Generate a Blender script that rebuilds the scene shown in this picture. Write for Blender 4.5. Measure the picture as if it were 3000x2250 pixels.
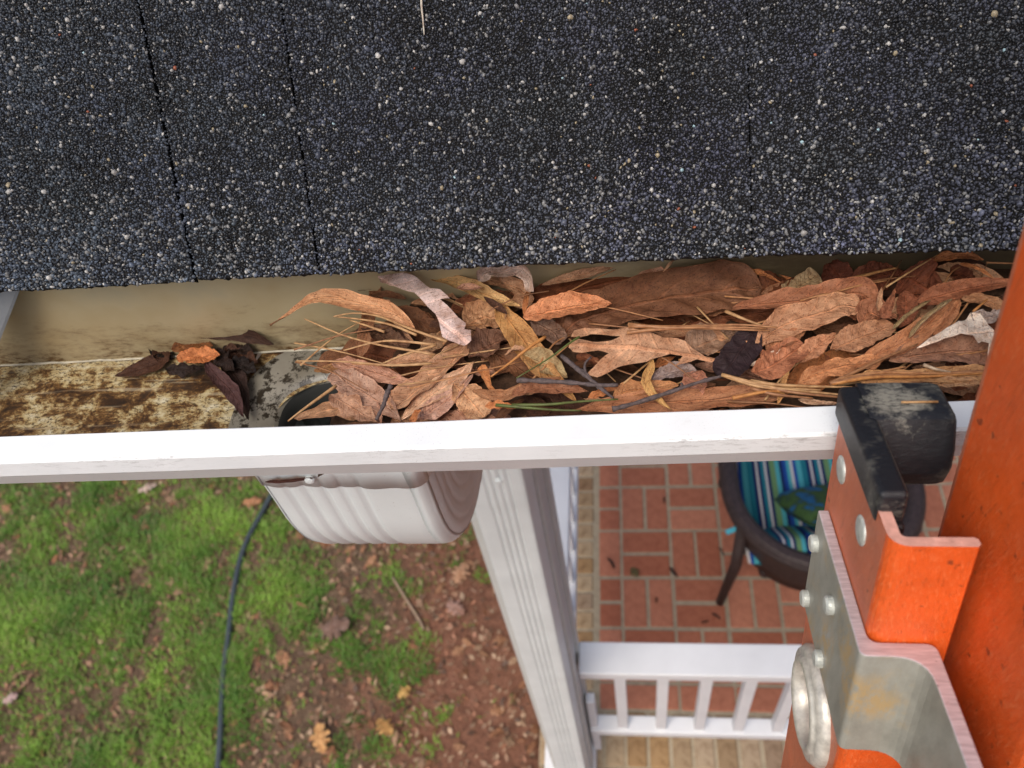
import bpy, bmesh, math, random
import numpy as np
from mathutils import Vector, Matrix, noise as mnoise

scene = bpy.context.scene
for o in list(bpy.data.objects): bpy.data.objects.remove(o)
R_ = math.radians
rng = np.random.default_rng(11)
random.seed(5)

# ------------------------------------------------------------------ camera
# solved from the porch bricks, railing and balusters; z = 0 is the porch floor
CAM = np.array([0.0, 0.0, 3.28])
F_PX = 2478.6
RM = np.array([[0.99038875, 0.06013132, -0.12455657],
               [-0.0287558, -0.79135315, -0.61068265],
               [-0.13528939, 0.60839495, -0.78201814]])
u_, s_, v_ = np.linalg.svd(RM); RM = u_ @ v_
cd = bpy.data.cameras.new('camera')
cam = bpy.data.objects.new('camera', cd)
scene.collection.objects.link(cam)
cd.sensor_width = 36.0
cd.lens = 36.0 * F_PX / 3000.0
cd.clip_start = 0.01
cd.clip_end = 500
M3 = Matrix(((RM[0][0], -RM[1][0], -RM[2][0]), (RM[0][1], -RM[1][1], -RM[2][1]), (RM[0][2], -RM[1][2], -RM[2][2])))
cam.matrix_world = Matrix.Translation(Vector(CAM)) @ M3.to_4x4()
cd.dof.use_dof = True
cd.dof.focus_distance = 0.42
cd.dof.aperture_fstop = 13.5
scene.camera = cam

# ------------------------------------------------------------------ light: overcast day
world = bpy.data.worlds.new('World'); scene.world = world
world.use_nodes = True
wn = world.node_tree.nodes; wl = world.node_tree.links
bg = wn['Background']
sky = wn.new('ShaderNodeTexSky')
sky.sky_type = 'NISHITA'; sky.sun_disc = False
SUN_EL, SUN_AZ = R_(58), R_(205)
sky.sun_elevation = SUN_EL; sky.sun_rotation = SUN_AZ
sky.air_density = .85; sky.dust_density = 4.5; sky.ozone_density = 0.0
wl.new(sky.outputs[0], bg.inputs[0])
bg.inputs[1].default_value = 0.13
sd = bpy.data.lights.new('sun', 'SUN'); sd.energy = 1.2; sd.angle = R_(35); sd.color = (1, .995, .96)
sun = bpy.data.objects.new('sun', sd); scene.collection.objects.link(sun)
dirv = Vector((math.sin(SUN_AZ) * math.cos(SUN_EL), math.cos(SUN_AZ) * math.cos(SUN_EL), math.sin(SUN_EL)))
sun.rotation_euler = dirv.to_track_quat('Z', 'Y').to_euler()
sun.location = dirv * 20
scene.view_settings.view_transform = 'Standard'
scene.view_settings.look = 'None'
scene.view_settings.gamma = 1
scene.view_settings.exposure = 0.40

# ------------------------------------------------------------------ pixel -> place
def ray(x, y): return RM.T @ np.array([(x - 1500) / F_PX, (y - 1125) / F_PX, 1.0])
def atz(x, y, z): r = ray(x, y); return CAM + r * ((z - CAM[2]) / r[2])
def aty(x, y, Y): r = ray(x, y); return CAM + r * (Y / r[1])
def atx(x, y, X): r = ray(x, y); return CAM + r * (X / r[0])
def proj(p): q = RM @ (np.asarray(p, float) - CAM); return np.array([1500, 1125]) + F_PX * q[:2] / q[2]

# the gutter runs along x, dips 1 % to the outlet and stands 0.6 degrees off the porch
GY0, GZ0, GDY, GDZ = 0.2183, 3.28 - 0.3032, 0.0107, 0.00995
def G(x, v, w): return (x, GY0 + GDY * x + v, GZ0 + GDZ * x + w)
def gut(px, py, w):
    p = atz(px, py, GZ0 + w)
    for _ in range(3): p = atz(px, py, GZ0 + GDZ * p[0] + w)
    return p

# ------------------------------------------------------------------ builders
def empty(name, loc=(0, 0, 0)):
    o = bpy.data.objects.new(name, None); o.location = loc; o.empty_display_size = .05
    scene.collection.objects.link(o); return o
def tag(o, label=None, cat=None, group=None, kind=None):
    if label: o['label'] = label
    if cat: o['category'] = cat
    if group: o['group'] = group
    if kind: o['kind'] = kind
    return o
def origin_of(p):
    t = Vector((0, 0, 0))
    while p: t += p.location; p = p.parent
    return t
def link(name, me, parent=None):
    o = bpy.data.objects.new(name, me); scene.collection.objects.link(o)
    if parent: o.parent = parent
    return o
def mesh(name, verts, faces, mt, parent=None, smooth=False, base=None):
    """verts in world metres; stored relative to the parent or to base"""
    off = np.array(origin_of(parent)) if parent else np.array(base if base is not None else (0, 0, 0))
    me = bpy.data.meshes.new(name)
    me.from_pydata([tuple(np.asarray(v, float) - off) for v in verts], [], [tuple(f) for f in faces])
    me.update()
    if mt: me.materials.append(mt)
    if smooth: me.polygons.foreach_set('use_smooth', [True] * len(me.polygons))
    o = link(name, me, parent)
    if not parent: o.location = off
    return o
class MB:
    def __init__(s): s.v = []; s.f = []
    def add(s, V, F):
        n = len(s.v); s.v += [tuple(p) for p in V]; s.f += [tuple(i + n for i in f) for f in F]
    def hexa(s, c8):
        s.add(c8, [(0, 3, 2, 1), (4, 5, 6, 7), (0, 1, 5, 4), (1, 2, 6, 5), (2, 3, 7, 6), (3, 0, 4, 7)])
    def box(s, x0, x1, y0, y1, z0, z1):
        s.hexa([(x0, y0, z0), (x1, y0, z0), (x1, y1, z0), (x0, y1, z0), (x0, y0, z1), (x1, y0, z1), (x1, y1, z1), (x0, y1, z1)])
    def build(s, name, mt, parent=None, bevel=0, seg=2, smooth=False, base=None):
        o = mesh(name, s.v, s.f, mt, parent, smooth, base)
        if bevel:
            m = o.modifiers.new('bevel', 'BEVEL'); m.width = bevel; m.segments = seg; m.limit_method = 'ANGLE'; m.angle_limit = R_(40)
            o.data.polygons.foreach_set('use_smooth', [True] * len(o.data.polygons))
            w = o.modifiers.new('wn', 'WEIGHTED_NORMAL'); w.keep_sharp = True
        return o
def frames(path):
    path = [Vector(p) for p in path]; out = []
    n = len(path)
    for i in range(n):
        t = (path[min(i + 1, n - 1)] - path[max(i - 1, 0)]).normalized()
        out.append(t)
    return path, out
def tube_geo(path, rad, ns=8, up=(0, 0, 1), caps=True):
    P, T = frames(path); V = []; Fc = []; up = Vector(up)
    for i, (p, t) in enumerate(zip(P, T)):
        s = t.cross(up)
        if s.length < 1e-4: s = t.cross(Vector((1, 0, 0)))
        s.normalize(); w = s.cross(t).normalized()
        r = rad[i] if hasattr(rad, '__len__') else rad
        for k in range(ns):
            a = 2 * math.pi * k / ns
            V.append(p + s * (r * math.cos(a)) + w * (r * math.sin(a)))
    for i in range(len(P) - 1):
        for k in range(ns):
            k2 = (k + 1) % ns
            Fc.append((i * ns + k, i * ns + k2, (i + 1) * ns + k2, (i + 1) * ns + k))
    if caps: Fc.append(tuple(range(ns - 1, -1, -1))); Fc.append(tuple((len(P) - 1) * ns + k for k in range(ns)))
    return [tuple(v) for v in V], Fc
def smoothline(pts, n=16):
    """Catmull-Rom through points"""
    P = [np.asarray(p, float) for p in pts]
    if len(P) == 2: return [P[0] + (P[1] - P[0]) * t for t in np.linspace(0, 1, n)]
    P = [2 * P[0] - P[1]] + P + [2 * P[-1] - P[-2]]
    out = []; m = len(P) - 3
    for q in np.linspace(0, m, n):
        i = min(int(q), m - 1); t = q - i
        a, b, c, d = P[i:i + 4]
        out.append(.5 * ((2 * b) + (c - a) * t + (2 * a - 5 * b + 4 * c - d) * t * t + (3 * b - a - 3 * c + d) * t ** 3))
    return out

# ------------------------------------------------------------------ materials
class N:
    def __init__(s, name):
        s.m = bpy.data.materials.new(name); s.m.use_nodes = True
        s.t = s.m.node_tree; s.b = s.t.nodes['Principled BSDF']
    def n(s, typ, **k):
        o = s.t.nodes.new('ShaderNode' + typ)
        for a, b in k.items():
            if a in o.inputs: o.inputs[a].default_value = b
            else: setattr(o, a, b)
        return o
    def l(s, a, b): s.t.links.new(a, b)
    def coord(s, kind='Object', scale=(1, 1, 1), rot=(0, 0, 0)):
        c = s.n('TexCoord'); mp = s.n('Mapping'); mp.inputs['Scale'].default_value = scale; mp.inputs['Rotation'].default_value = rot
        s.l(c.outputs[kind], mp.inputs['Vector']); return mp.outputs[0]
    def noise(s, scale, co=None, detail=4, rough=.55, dist=0):
        o = s.n('TexNoise'); o.inputs['Scale'].default_value = scale; o.inputs['Detail'].default_value = detail
        o.inputs['Roughness'].default_value = rough; o.inputs['Distortion'].default_value = dist
        if co is None: co = s.coord()
        s.l(co, o.inputs['Vector']); return o.outputs['Fac']
    def ramp(s, fac, stops, interp='LINEAR'):
        o = s.n('ValToRGB'); cr = o.color_ramp; cr.interpolation = interp
        while len(cr.elements) < len(stops): cr.elements.new(.5)
        for e, (p, c) in zip(cr.elements, stops):
            e.position = p; e.color = (*c, 1) if len(c) == 3 else c
        s.l(fac, o.inputs[0]); return o.outputs[0]
    def mix(s, fac, a, b, mode='MIX'):
        o = s.n('Mix', data_type='RGBA', blend_type=mode)
        for i, v in ((0, fac), (6, a), (7, b)):
            if hasattr(v, 'is_output') or isinstance(v, bpy.types.NodeSocket): s.l(v, o.inputs[i])
            elif i == 0: o.inputs[0].default_value = v
            else: o.inputs[i].default_value = (*v, 1)
        return o.outputs[2]
    def math(s, op, a, b=None):
        o = s.n('Math', operation=op)
        for i, v in ((0, a), (1, b)):
            if v is None: continue
            if isinstance(v, bpy.types.NodeSocket): s.l(v, o.inputs[i])
            else: o.inputs[i].default_value = v
        return o.outputs[0]
    def bump(s, h, strength=.3, dist=.001):
        o = s.n('Bump'); o.inputs['Strength'].default_value = strength; o.inputs['Distance'].default_value = dist
        s.l(h, o.inputs['Height']); s.l(o.outputs[0], s.b.inputs['Normal']); return o
    def done(s, col=None, rough=.6, spec=.4, metal=0):
        if col is not None:
            if isinstance(col, bpy.types.NodeSocket): s.l(col, s.b.inputs['Base Color'])
            else: s.b.inputs['Base Color'].default_value = (*col, 1)
        if isinstance(rough, bpy.types.NodeSocket): s.l(rough, s.b.inputs['Roughness'])
        else: s.b.inputs['Roughness'].default_value = rough
        s.b.inputs['Specular IOR Level'].default_value = spec
        s.b.inputs['Metallic'].default_value = metal
        return s.m
BLK, WHT = (0, 0, 0), (1, 1, 1)
def speckled(name, col, dirt=(.12, .08, .05), amount=.5, scale=40, rough=.45, var=.06, fine=900, bumps=.1):
    """paint with faint mottling and a few dirt specks"""
    m = N(name); co = m.coord()
    a = m.noise(scale, co, 5)
    base = m.ramp(a, [(.3, tuple(c * (1 - var) for c in col)), (.7, tuple(min(1, c * (1 + var)) for c in col))])
    sp = m.ramp(m.noise(fine, co, 3, .7), [(.70 - .06 * amount, BLK), (.78 - .06 * amount, WHT)])
    gate = m.ramp(m.noise(scale * .6, co, 4), [(.48, BLK), (.66, WHT)])
    k = m.math('MULTIPLY', m.math('MULTIPLY', sp, gate), min(1, amount * 1.4))
    m.bump(a, bumps, .0006)
    return m.done(m.mix(k, base, dirt), rough)
def plain(name, col, rough=.5, var=.12, scale=60, bumps=.15, spec=.4, metal=0, bd=.0008, coord='Object', stretch=(1, 1, 1)):
    m = N(name); co = m.coord(coord, stretch)
    a = m.noise(scale, co, 6, .6)
    base = m.ramp(a, [(.28, tuple(c * (1 - var) for c in col)), (.72, tuple(min(1, c * (1 + var)) for c in col))])
    m.bump(a, bumps, bd)
    return m.done(base, rough, spec, metal)

M = {}
m = N('gutter_white_paint'); co = m.coord()
a = m.noise(30, co, 5); base = m.ramp(a, [(.3, (.74, .77, .77)), (.7, (.80, .83, .83))])
sp = m.math('MULTIPLY', m.ramp(m.noise(1300, co, 3, .7), [(.64, BLK), (.71, WHT)]), m.ramp(m.noise(18, co, 4), [(.48, BLK), (.66, WHT)]))
gp = m.n('NewGeometry'); sx = m.n('SeparateXYZ'); m.l(gp.outputs['Position'], sx.inputs[0])
ed = m.math('ABSOLUTE', m.math('SUBTRACT', m.math('SUBTRACT', sx.outputs[1], m.math('MULTIPLY', sx.outputs[0], GDY)), GY0 - .0150))
band = m.math('MULTIPLY', m.ramp(m.math('MULTIPLY', ed, 1000.0), [(.25, WHT), (.95, BLK)]), m.math('MULTIPLY', m.ramp(m.noise(520, m.coord(scale=(.22, 1, 1)), 5, .8), [(.52, BLK), (.60, WHT)]), m.ramp(m.noise(9, co, 4), [(.42, BLK), (.56, WHT)])))
smear = m.ramp(m.noise(70, m.coord(scale=(.5, 1, 1)), 7, .75), [(.60, BLK), (.80, (.35,) * 3)])
c = m.mix(smear, base, (.50, .48, .44)); c = m.mix(sp, c, (.12, .09, .07)); c = m.mix(m.math('MULTIPLY', band, .5), c, (.10, .085, .07))
m.bump(a, .1, .0006); M['white'] = m.done(c, .38)
M['rail_white'] = speckled('railing_white_paint', (.72, .72, .72), (.3, .27, .22), .3, 9, .5, .05, 120)
M['spout'] = speckled('downspout_paint', (.68, .72, .705), (.25, .2, .16), .6, 14, .42, .06, 600)
M['column'] = plain('column_paint', (.54, .545, .515), .55, .06, 12, .05)
# --- gutter inside
m = N('gutter_back_aged_shaded'); co = m.coord(scale=(1, 1, 1))
a = m.noise(16, co, 5)
base = m.ramp(a, [(.3, (.40, .30, .155)), (.55, (.46, .38, .225)), (.8, (.36, .33, .235))])
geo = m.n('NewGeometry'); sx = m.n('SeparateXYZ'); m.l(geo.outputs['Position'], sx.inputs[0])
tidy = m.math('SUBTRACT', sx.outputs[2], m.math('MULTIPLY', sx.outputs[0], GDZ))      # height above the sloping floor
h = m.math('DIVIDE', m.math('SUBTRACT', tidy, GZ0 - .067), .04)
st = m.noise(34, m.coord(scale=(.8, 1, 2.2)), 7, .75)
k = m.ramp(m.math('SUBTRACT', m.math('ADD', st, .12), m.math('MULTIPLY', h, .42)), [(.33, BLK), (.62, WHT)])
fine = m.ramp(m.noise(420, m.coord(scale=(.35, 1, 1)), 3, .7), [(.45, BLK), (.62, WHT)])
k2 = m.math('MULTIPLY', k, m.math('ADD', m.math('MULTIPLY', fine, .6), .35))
pile = m.ramp(m.math('ADD', m.math('MULTIPLY', sx.outputs[0], 3.2), m.math('MULTIPLY', st, .7)), [(.25, BLK), (.62, WHT)])  # darker to the right: shade under the shingles put into the colour
cc = m.mix(k2, base, (.105, .05, .015)); cc = m.mix(m.math('MULTIPLY', pile, .8), cc, (.055, .036, .02))  # pile is the painted shade under the shingles
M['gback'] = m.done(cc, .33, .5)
m = N('gutter_floor_stained')
co = m.coord(scale=(.7, 1.15, 1))
a = m.noise(85, co, 12, .78, .3)
b = m.noise(14, m.coord(scale=(.8, 1.3, 1)), 5, .6)
mixf = m.math('ADD', m.math('MULTIPLY', a, .62), m.math('MULTIPLY', b, .45))
col = m.ramp(mixf, [(.45, (.014, .007, .004)), (.495, (.050, .022, .008)), (.53, (.18, .09, .026)), (.56, (.42, .33, .16)), (.64, (.58, .54, .40))])
gr = m.noise(620, m.coord(scale=(.6, 1, 1)), 5, .8)
col = m.mix(m.ramp(gr, [(.50, BLK), (.60, WHT)]), col, (.04, .018, .007))
stre = m.ramp(m.noise(260, m.coord(scale=(.05, 1, 1)), 3, .6), [(.58, BLK), (.66, WHT)])
col = m.mix(m.math('MULTIPLY', stre, .3), col, (.56, .50, .36))
m.bump(mixf, .5, .001)
M['gfloor'] = m.done(col, .42, .5)
m = N('outlet_grey_metal'); a = m.noise(120, None, 6, .75); b = m.noise(30)
col = m.ramp(b, [(.3, (.12, .105, .075)), (.7, (.29, .275, .235))])
k = m.ramp(a, [(.50, BLK), (.57, WHT)])
M['outlet'] = m.done(m.mix(k, col, (.02, .014, .008)), .38, .5)
M['dark_in'] = plain('outlet_inside', (.03, .032, .03), .6)
M['strap'] = plain('grey_strap', (.26, .27, .28), .4, .1, 50, .1, .5, .3)
# --- shingle
m = N('asphalt'); a = m.noise(600, None, 4, .7)
m.bump(a, .8, .001)
M['asphalt'] = m.done(m.ramp(a, [(.3, (.003, .003, .003)), (.7, (.009, .0085, .008))]), .85, .25)
m = N('granule'); at = m.n('Attribute', attribute_name='gc')
M['granule'] = m.done(at.outputs['Color'], .40, .5)
# --- leaves: colour from the object, veins from the leaf's own coordinates
m = N('dry_leaf')
oi = m.n('ObjectInfo'); at = m.n('Attribute', attribute_name='lv'); sp = m.n('SeparateXYZ'); m.l(at.outputs['Vector'], sp.inputs[0])
lat = m.math('ABSOLUTE', sp.outputs[0]); al = sp.outputs[1]
cc = m.n('CombineXYZ'); m.l(sp.outputs[0], cc.inputs[0]); m.l(al, cc.inputs[1]); m.l(oi.outputs['Random'], cc.inputs[2])
mp = m.n('Mapping'); mp.inputs['Scale'].default_value = (1, 3.2, 37); m.l(cc.outputs[0], mp.inputs[0])
big = m.noise(1.6, mp.outputs[0], 5, .65, .4)
sm = m.noise(9, mp.outputs[0], 6, .75)
oc = m.coord(); spk = m.noise(1000, oc, 5, .8); mot = m.noise(230, oc, 5, .7, .3)
c1 = m.mix(m.ramp(big, [(.35, BLK), (.68, WHT)]), oi.outputs['Color'], m.mix(1.0, oi.outputs['Color'], (.58, .47, .40), 'MULTIPLY'))
c1 = m.mix(m.ramp(mot, [(.36, WHT), (.50, BLK)]), c1, m.mix(1.0, c1, (1.30, 1.27, 1.25), 'MULTIPLY'))
c1 = m.mix(m.ramp(mot, [(.56, BLK), (.68, WHT)]), c1, m.mix(1.0, c1, (.74, .64, .58), 'MULTIPLY'))
c1 = m.mix(m.ramp(spk, [(.56, BLK), (.61, WHT)]), c1, m.mix(1.0, c1, (.36, .27, .24), 'MULTIPLY'))
c2 = m.mix(m.ramp(sm, [(.60, BLK), (.70, WHT)]), c1, m.mix(1.0, c1, (.33, .24, .2), 'MULTIPLY'))
lightc = m.mix(1.0, c2, (1.35, 1.32, 1.3), 'MULTIPLY')
c3 = m.mix(m.ramp(sm, [(.30, WHT), (.42, BLK)]), c2, lightc)
mid = m.ramp(lat, [(.03, WHT), (.075, BLK)])
vein = m.math('FRACT', m.math('ADD', m.math('MULTIPLY', al, 9.0), m.math('MULTIPLY', lat, -1.6)))
vl = m.ramp(m.math('ABSOLUTE', m.math('SUBTRACT', vein, .5)), [(.03, WHT), (.11, BLK)])
vv = m.math('MAXIMUM', mid, m.math('MULTIPLY', vl, .45))
c4 = m.mix(m.math('MULTIPLY', vv, .55), c3, m.mix(1.0, c3, (1.45, 1.25, 1.1), 'MULTIPLY'))
edge = m.ramp(lat, [(.93, BLK), (.985, WHT)])
c4 = m.mix(m.math('MULTIPLY', edge, .5), c4, m.mix(1.0, c4, (1.5, 1.4, 1.3), 'MULTIPLY'))
h = m.math('ADD', m.math('MULTIPLY', vv, .6), m.math('ADD', m.math('MULTIPLY', spk, -.5), m.math('MULTIPLY', m.math('ADD', mot, big), .7)))
m.bump(h, .8, .0010)
rr = m.ramp(big, [(.3, (.5,) * 3), (.7, (.8,) * 3)])
M['leaf'] = m.done(c4, rr, .3)
m = N('needle'); oi = m.n('ObjectInfo')
M['needle'] = m.done(m.mix(m.ramp(m.noise(300), [(.4, BLK), (.7, WHT)]), oi.outputs['Color'], m.mix(1.0, oi.outputs['Color'], (.6, .5, .45), 'MULTIPLY')), .5)
M['twig'] = plain('twig_bark', (.10, .075, .07), .85, .5, 500, .8)
M['compost'] = plain('leaf_mould', (.065, .034, .019), .8, .6, 200, 1.0, .2, 0, .002)
# --- ladder
def fibreglass(name, col, worn):
    m = N(name); co = m.coord()
    a = m.noise(26, co, 6, .65)
    fib = m.noise(900, m.coord(scale=(1, .9, .22), rot=(-.31, 0, 0)), 6, .8, .8)
    base = m.ramp(a, [(.28, tuple(c * .66 for c in col)), (.72, tuple(min(1, c * 1.06) for c in col))])
    k = m.ramp(fib, [(.52, BLK), (.66, WHT)])
    pt = m.ramp(m.noise(60, co, 4, .6), [(.35, (.35,) * 3), (.7, (1,) * 3)])
    c = m.mix(m.math('MULTIPLY', m.math('MULTIPLY', k, pt), .7), base, worn)
    dk = m.ramp(m.noise(600, m.coord(scale=(1, 1, .12), rot=(-.31, 0, 0)), 4, .7), [(.32, WHT), (.44, BLK)])
    c = m.mix(m.math('MULTIPLY', dk, .5), c, tuple(q * .5 for q in col))
    sp = m.ramp(m.noise(190, co, 3), [(.67, BLK), (.72, WHT)])
    c = m.mix(m.math('MULTIPLY', sp, .7), c, (.12, .03, .012))
    m.bump(fib, .6, .0005)
    return m.done(c, .36, .5)
M['orange'] = fibreglass('ladder_fibreglass', (.80, .115, .016), (.84, .30, .12))
M['worn_lit_edge'] = fibreglass('ladder_worn_lit_edge', (.74, .215, .10), (.80, .44, .30))  # fly rail corner: worn paint, with its highlight band painted in
M['faded'] = fibreglass('ladder_fibreglass_faded', (.62, .155, .065), (.70, .30, .16))
M['cut'] = plain('fibreglass_cut_edge', (.62, .34, .27), .75, .25, 220, .5)
m = N('bracket_aluminium'); co = m.coord(scale=(1, 1, .5)); a = m.noise(45, co, 7, .7); b = m.noise(17, None, 4)
col = m.ramp(a, [(.3, (.21, .21, .175)), (.55, (.33, .325, .275)), (.75, (.40, .40, .37))])
k = m.math('MULTIPLY', m.ramp(b, [(.54, BLK), (.64, WHT)]), m.ramp(m.noise(140, co, 6, .8), [(.42, BLK), (.56, WHT)]))
m.bump(m.noise(300, co, 5, .8), .5, .0005)
M['alu'] = m.done(m.mix(m.math('MULTIPLY', k, .8), col, (.46, .31, .13)), .45, .5, .08)
m = N('sawn_aluminium'); a = m.noise(900, m.coord(scale=(.12, 1, 1), rot=(0, 0, .5)), 3, .6); b = m.noise(120, None, 5, .8)
col = m.ramp(a, [(.35, (.46, .38, .385)), (.65, (.64, .55, .555))])
M['sawn'] = m.done(m.mix(m.ramp(b, [(.66, BLK), (.72, WHT)]), col, (.09, .05, .045)), .4, .5, .3)
M['rivet'] = plain('rivet_zinc', (.50, .52, .47), .36, .3, 300, .4, .5, .25)
M['ring'] = plain('rung_swage_metal', (.56, .54, .47), .34, .35, 160, .25, .5, .25)
m = N('black_rubber'); co = m.coord(); a = m.noise(420, m.coord(scale=(.5, 1.4, 1), rot=(0, 0, .4)), 6, .8, .6); b = m.noise(38, co, 4, .6)
g = m.n('NewGeometry'); sx = m.n('SeparateXYZ'); m.l(g.outputs['Normal'], sx.inputs[0])
gp = m.n('NewGeometry'); vd = m.n('VectorMath', operation='DISTANCE'); m.l(gp.outputs['Position'], vd.inputs[0]); vd.inputs[1].default_value = (.1005, .1985, 3.0075)
wearp = m.ramp(m.math('ADD', m.math('MULTIPLY', vd.outputs['Value'], 42.0), m.math('MULTIPLY', m.math('SUBTRACT', m.noise(160, co, 5, .7), .5), 1.1)), [(.30, WHT), (.55, BLK)])
scr = m.math('MULTIPLY', m.ramp(a, [(.44, BLK), (.58, WHT)]), m.ramp(b, [(.52, BLK), (.62, WHT)]))
scr = m.math('MAXIMUM', m.math('MULTIPLY', scr, .6), m.math('MULTIPLY', wearp, m.ramp(a, [(.36, BLK), (.52, WHT)])))
m.bump(a, .6, .0006)
M['rubber'] = m.done(m.mix(m.math('MULTIPLY', scr, .9), (.011, .012, .015), (.26, .25, .205)), .42, .5)
M['rubber_grey'] = plain('rubber_grey_side', (.06, .06, .052), .6, .3, 200, .4)
# --- porch
m = N('porch_brick'); oi = m.n('ObjectInfo'); co = m.coord()
a = m.noise(30, co, 6, .7); rd = oi.outputs['Random']
c = m.mix(rd, (.41, .135, .07), (.56, .225, .13))
c = m.mix(m.ramp(a, [(.35, BLK), (.75, WHT)]), c, m.mix(1.0, c, (.68, .60, .58), 'MULTIPLY'))
m.bump(a, .4, .002)
M['brick'] = m.done(c, .8, .3)
m = N('tan_brick'); oi = m.n('ObjectInfo'); a = m.noise(26, m.coord(), 6, .7)
c = m.ramp(oi.outputs['Random'], [(.0, (.30, .20, .11)), (.3, (.42, .31, .19)), (.6, (.36, .22, .10)), (.85, (.20, .12, .075)), (1, (.45, .34, .22))])
c = m.mix(m.ramp(a, [(.45, BLK), (.72, WHT)]), c, m.mix(1.0, c, (.5, .42, .36), 'MULTIPLY'))
m.bump(a, .5, .003)
M['tan'] = m.done(c, .85, .3)
M['mortar'] = plain('mortar', (.38, .31, .21), .9, .2, 40, .5, .2, 0, .002)
M['wicker'] = None
m = N('dark_wicker'); co = m.coord(); w = m.n('TexWave', wave_type='BANDS', bands_direction='Z'); w.inputs['Scale'].default_value = 38; w.inputs['Distortion'].default_value = 1.5
m.l(co, w.inputs['Vector']); a = m.noise(60, co, 4)
m.bump(w.outputs['Fac'], .7, .003)
M['wicker'] = m.done(m.ramp(a, [(.3, (.026, .015, .013)), (.7, (.060, .038, .034))]), .5, .4)
# ------------------------------------------------------------------ ground, porch
GZ = -0.40
def fbm(x, y, s, seed=0.0, oct=3):
    v = 0; a = 1; t = 0
    for i in range(oct):
        v += a * mnoise.noise(Vector((x * s + seed, y * s - seed, seed * .37))); t += a; a *= .5; s *= 2.1
    return v / t
def ground_h(x, y): return GZ + .025 * fbm(x, y, 1.6, 3.1) + .010 * fbm(x, y, 7, 8.2)
# one sheet: fine near the porch, coarse out to the horizon
xs = np.concatenate([[-120, -40, -15, -7], np.linspace(-5, 1, 101), [3, 8, 20, 50, 120]])
ys = np.concatenate([[-120, -40, -12, -4, -1.5], np.linspace(-.5, 4.2, 81), [7, 15, 45, 120]])
V = []; Fc = []
for j, y in enumerate(ys):
    for i, x in enumerate(xs): V.append((x, y, ground_h(x, y)))
nx = len(xs)
for j in range(len(ys) - 1):
    for i in range(nx - 1): Fc.append((j * nx + i, j * nx + i + 1, (j + 1) * nx + i + 1, (j + 1) * nx + i))
m = N('lawn_soil'); co = m.coord()
a = m.noise(2.2, co, 6, .6); b = m.noise(22, co, 6, .7); c_ = m.noise(120, co, 4, .7)
geo = m.n('NewGeometry'); sx = m.n('SeparateXYZ'); m.l(geo.outputs['Position'], sx.inputs[0])
clay = m.ramp(m.math('ADD', m.math('MULTIPLY', sx.outputs[0], .8), m.math('ADD', m.math('MULTIPLY', a, .9), m.math('ADD', m.math('MULTIPLY', b, .35), .62))), [(.22, BLK), (.5, WHT)])
soil = m.ramp(b, [(.3, (.095, .060, .038)), (.6, (.19, .125, .08)), (.8, (.27, .19, .125))])
red = m.ramp(b, [(.3, (.15, .070, .045)), (.55, (.27, .125, .078)), (.8, (.32, .18, .125))])
col = m.mix(clay, soil, red)
col = m.mix(m.math('MULTIPLY', m.ramp(c_, [(.5, BLK), (.7, WHT)]), .5), col, (.05, .028, .018))
m.bump(m.math('ADD', b, m.math('MULTIPLY', c_, .4)), 1.0, .02)
M['soil'] = m.done(col, .95, .15)
lawn = tag(mesh('lawn', V, Fc, M['soil'], smooth=True), 'patchy lawn of bare brown soil and red clay', 'lawn', kind='structure')

def grass_density(x, y):
    d = .42 + 1.25 * fbm(x, y, 2.4, 5.0, 4) + .7 * fbm(x, y, 9, 1.5, 2)
    d -= max(0, (x + 1.85)) * .60
    return d
# --- grass blades (nobody could count them)
pts = []
while len(pts) < 105000:
    q = rng.random((40000, 3))
    for x, y, r in zip(-4.3 + q[:, 0] * 4.0, .5 + q[:, 1] * 2.3, q[:, 2]):
        d = grass_density(x, y)
        if r < min(1, max(.02 if x < -.9 else 0.0, d)): pts.append((x, y, d))
        if len(pts) >= 105000: break
pts = np.array(pts); n = len(pts)
gz = np.array([GZ + .025 * fbm(x, y, 1.6, 3.1) + .010 * fbm(x, y, 7, 8.2) for x, y, _ in pts])
ang = rng.random(n) * 2 * np.pi; ln = (.022 + .028 * rng.random(n)) * (.7 + .5 * np.clip(pts[:, 2], 0, 1)); wd = .0016 + .0018 * rng.random(n)
lean = .35 + .9 * rng.random(n)
dx, dy = np.cos(ang), np.sin(ang)
base = np.stack([pts[:, 0], pts[:, 1], gz - .003], 1)
side = np.stack([-dy, dx, np.zeros(n)], 1)
fw = np.stack([dx, dy, np.zeros(n)], 1)
up = np.array([0, 0, 1.])
midp = base + fw * (ln * lean * .35)[:, None] + up * (ln * .62)[:, None]
tip = base + fw * (ln * lean)[:, None] + up * (ln * .85)[:, None]
V = np.stack([base - side * wd[:, None], base + side * wd[:, None], midp + side * wd[:, None] * .8, midp - side * wd[:, None] * .8, tip], 1).reshape(-1, 3)
i0 = np.arange(n) * 5
loops = np.stack([i0, i0 + 1, i0 + 2, i0 + 3, i0 + 3, i0 + 2, i0 + 4], 1).reshape(-1)
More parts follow.
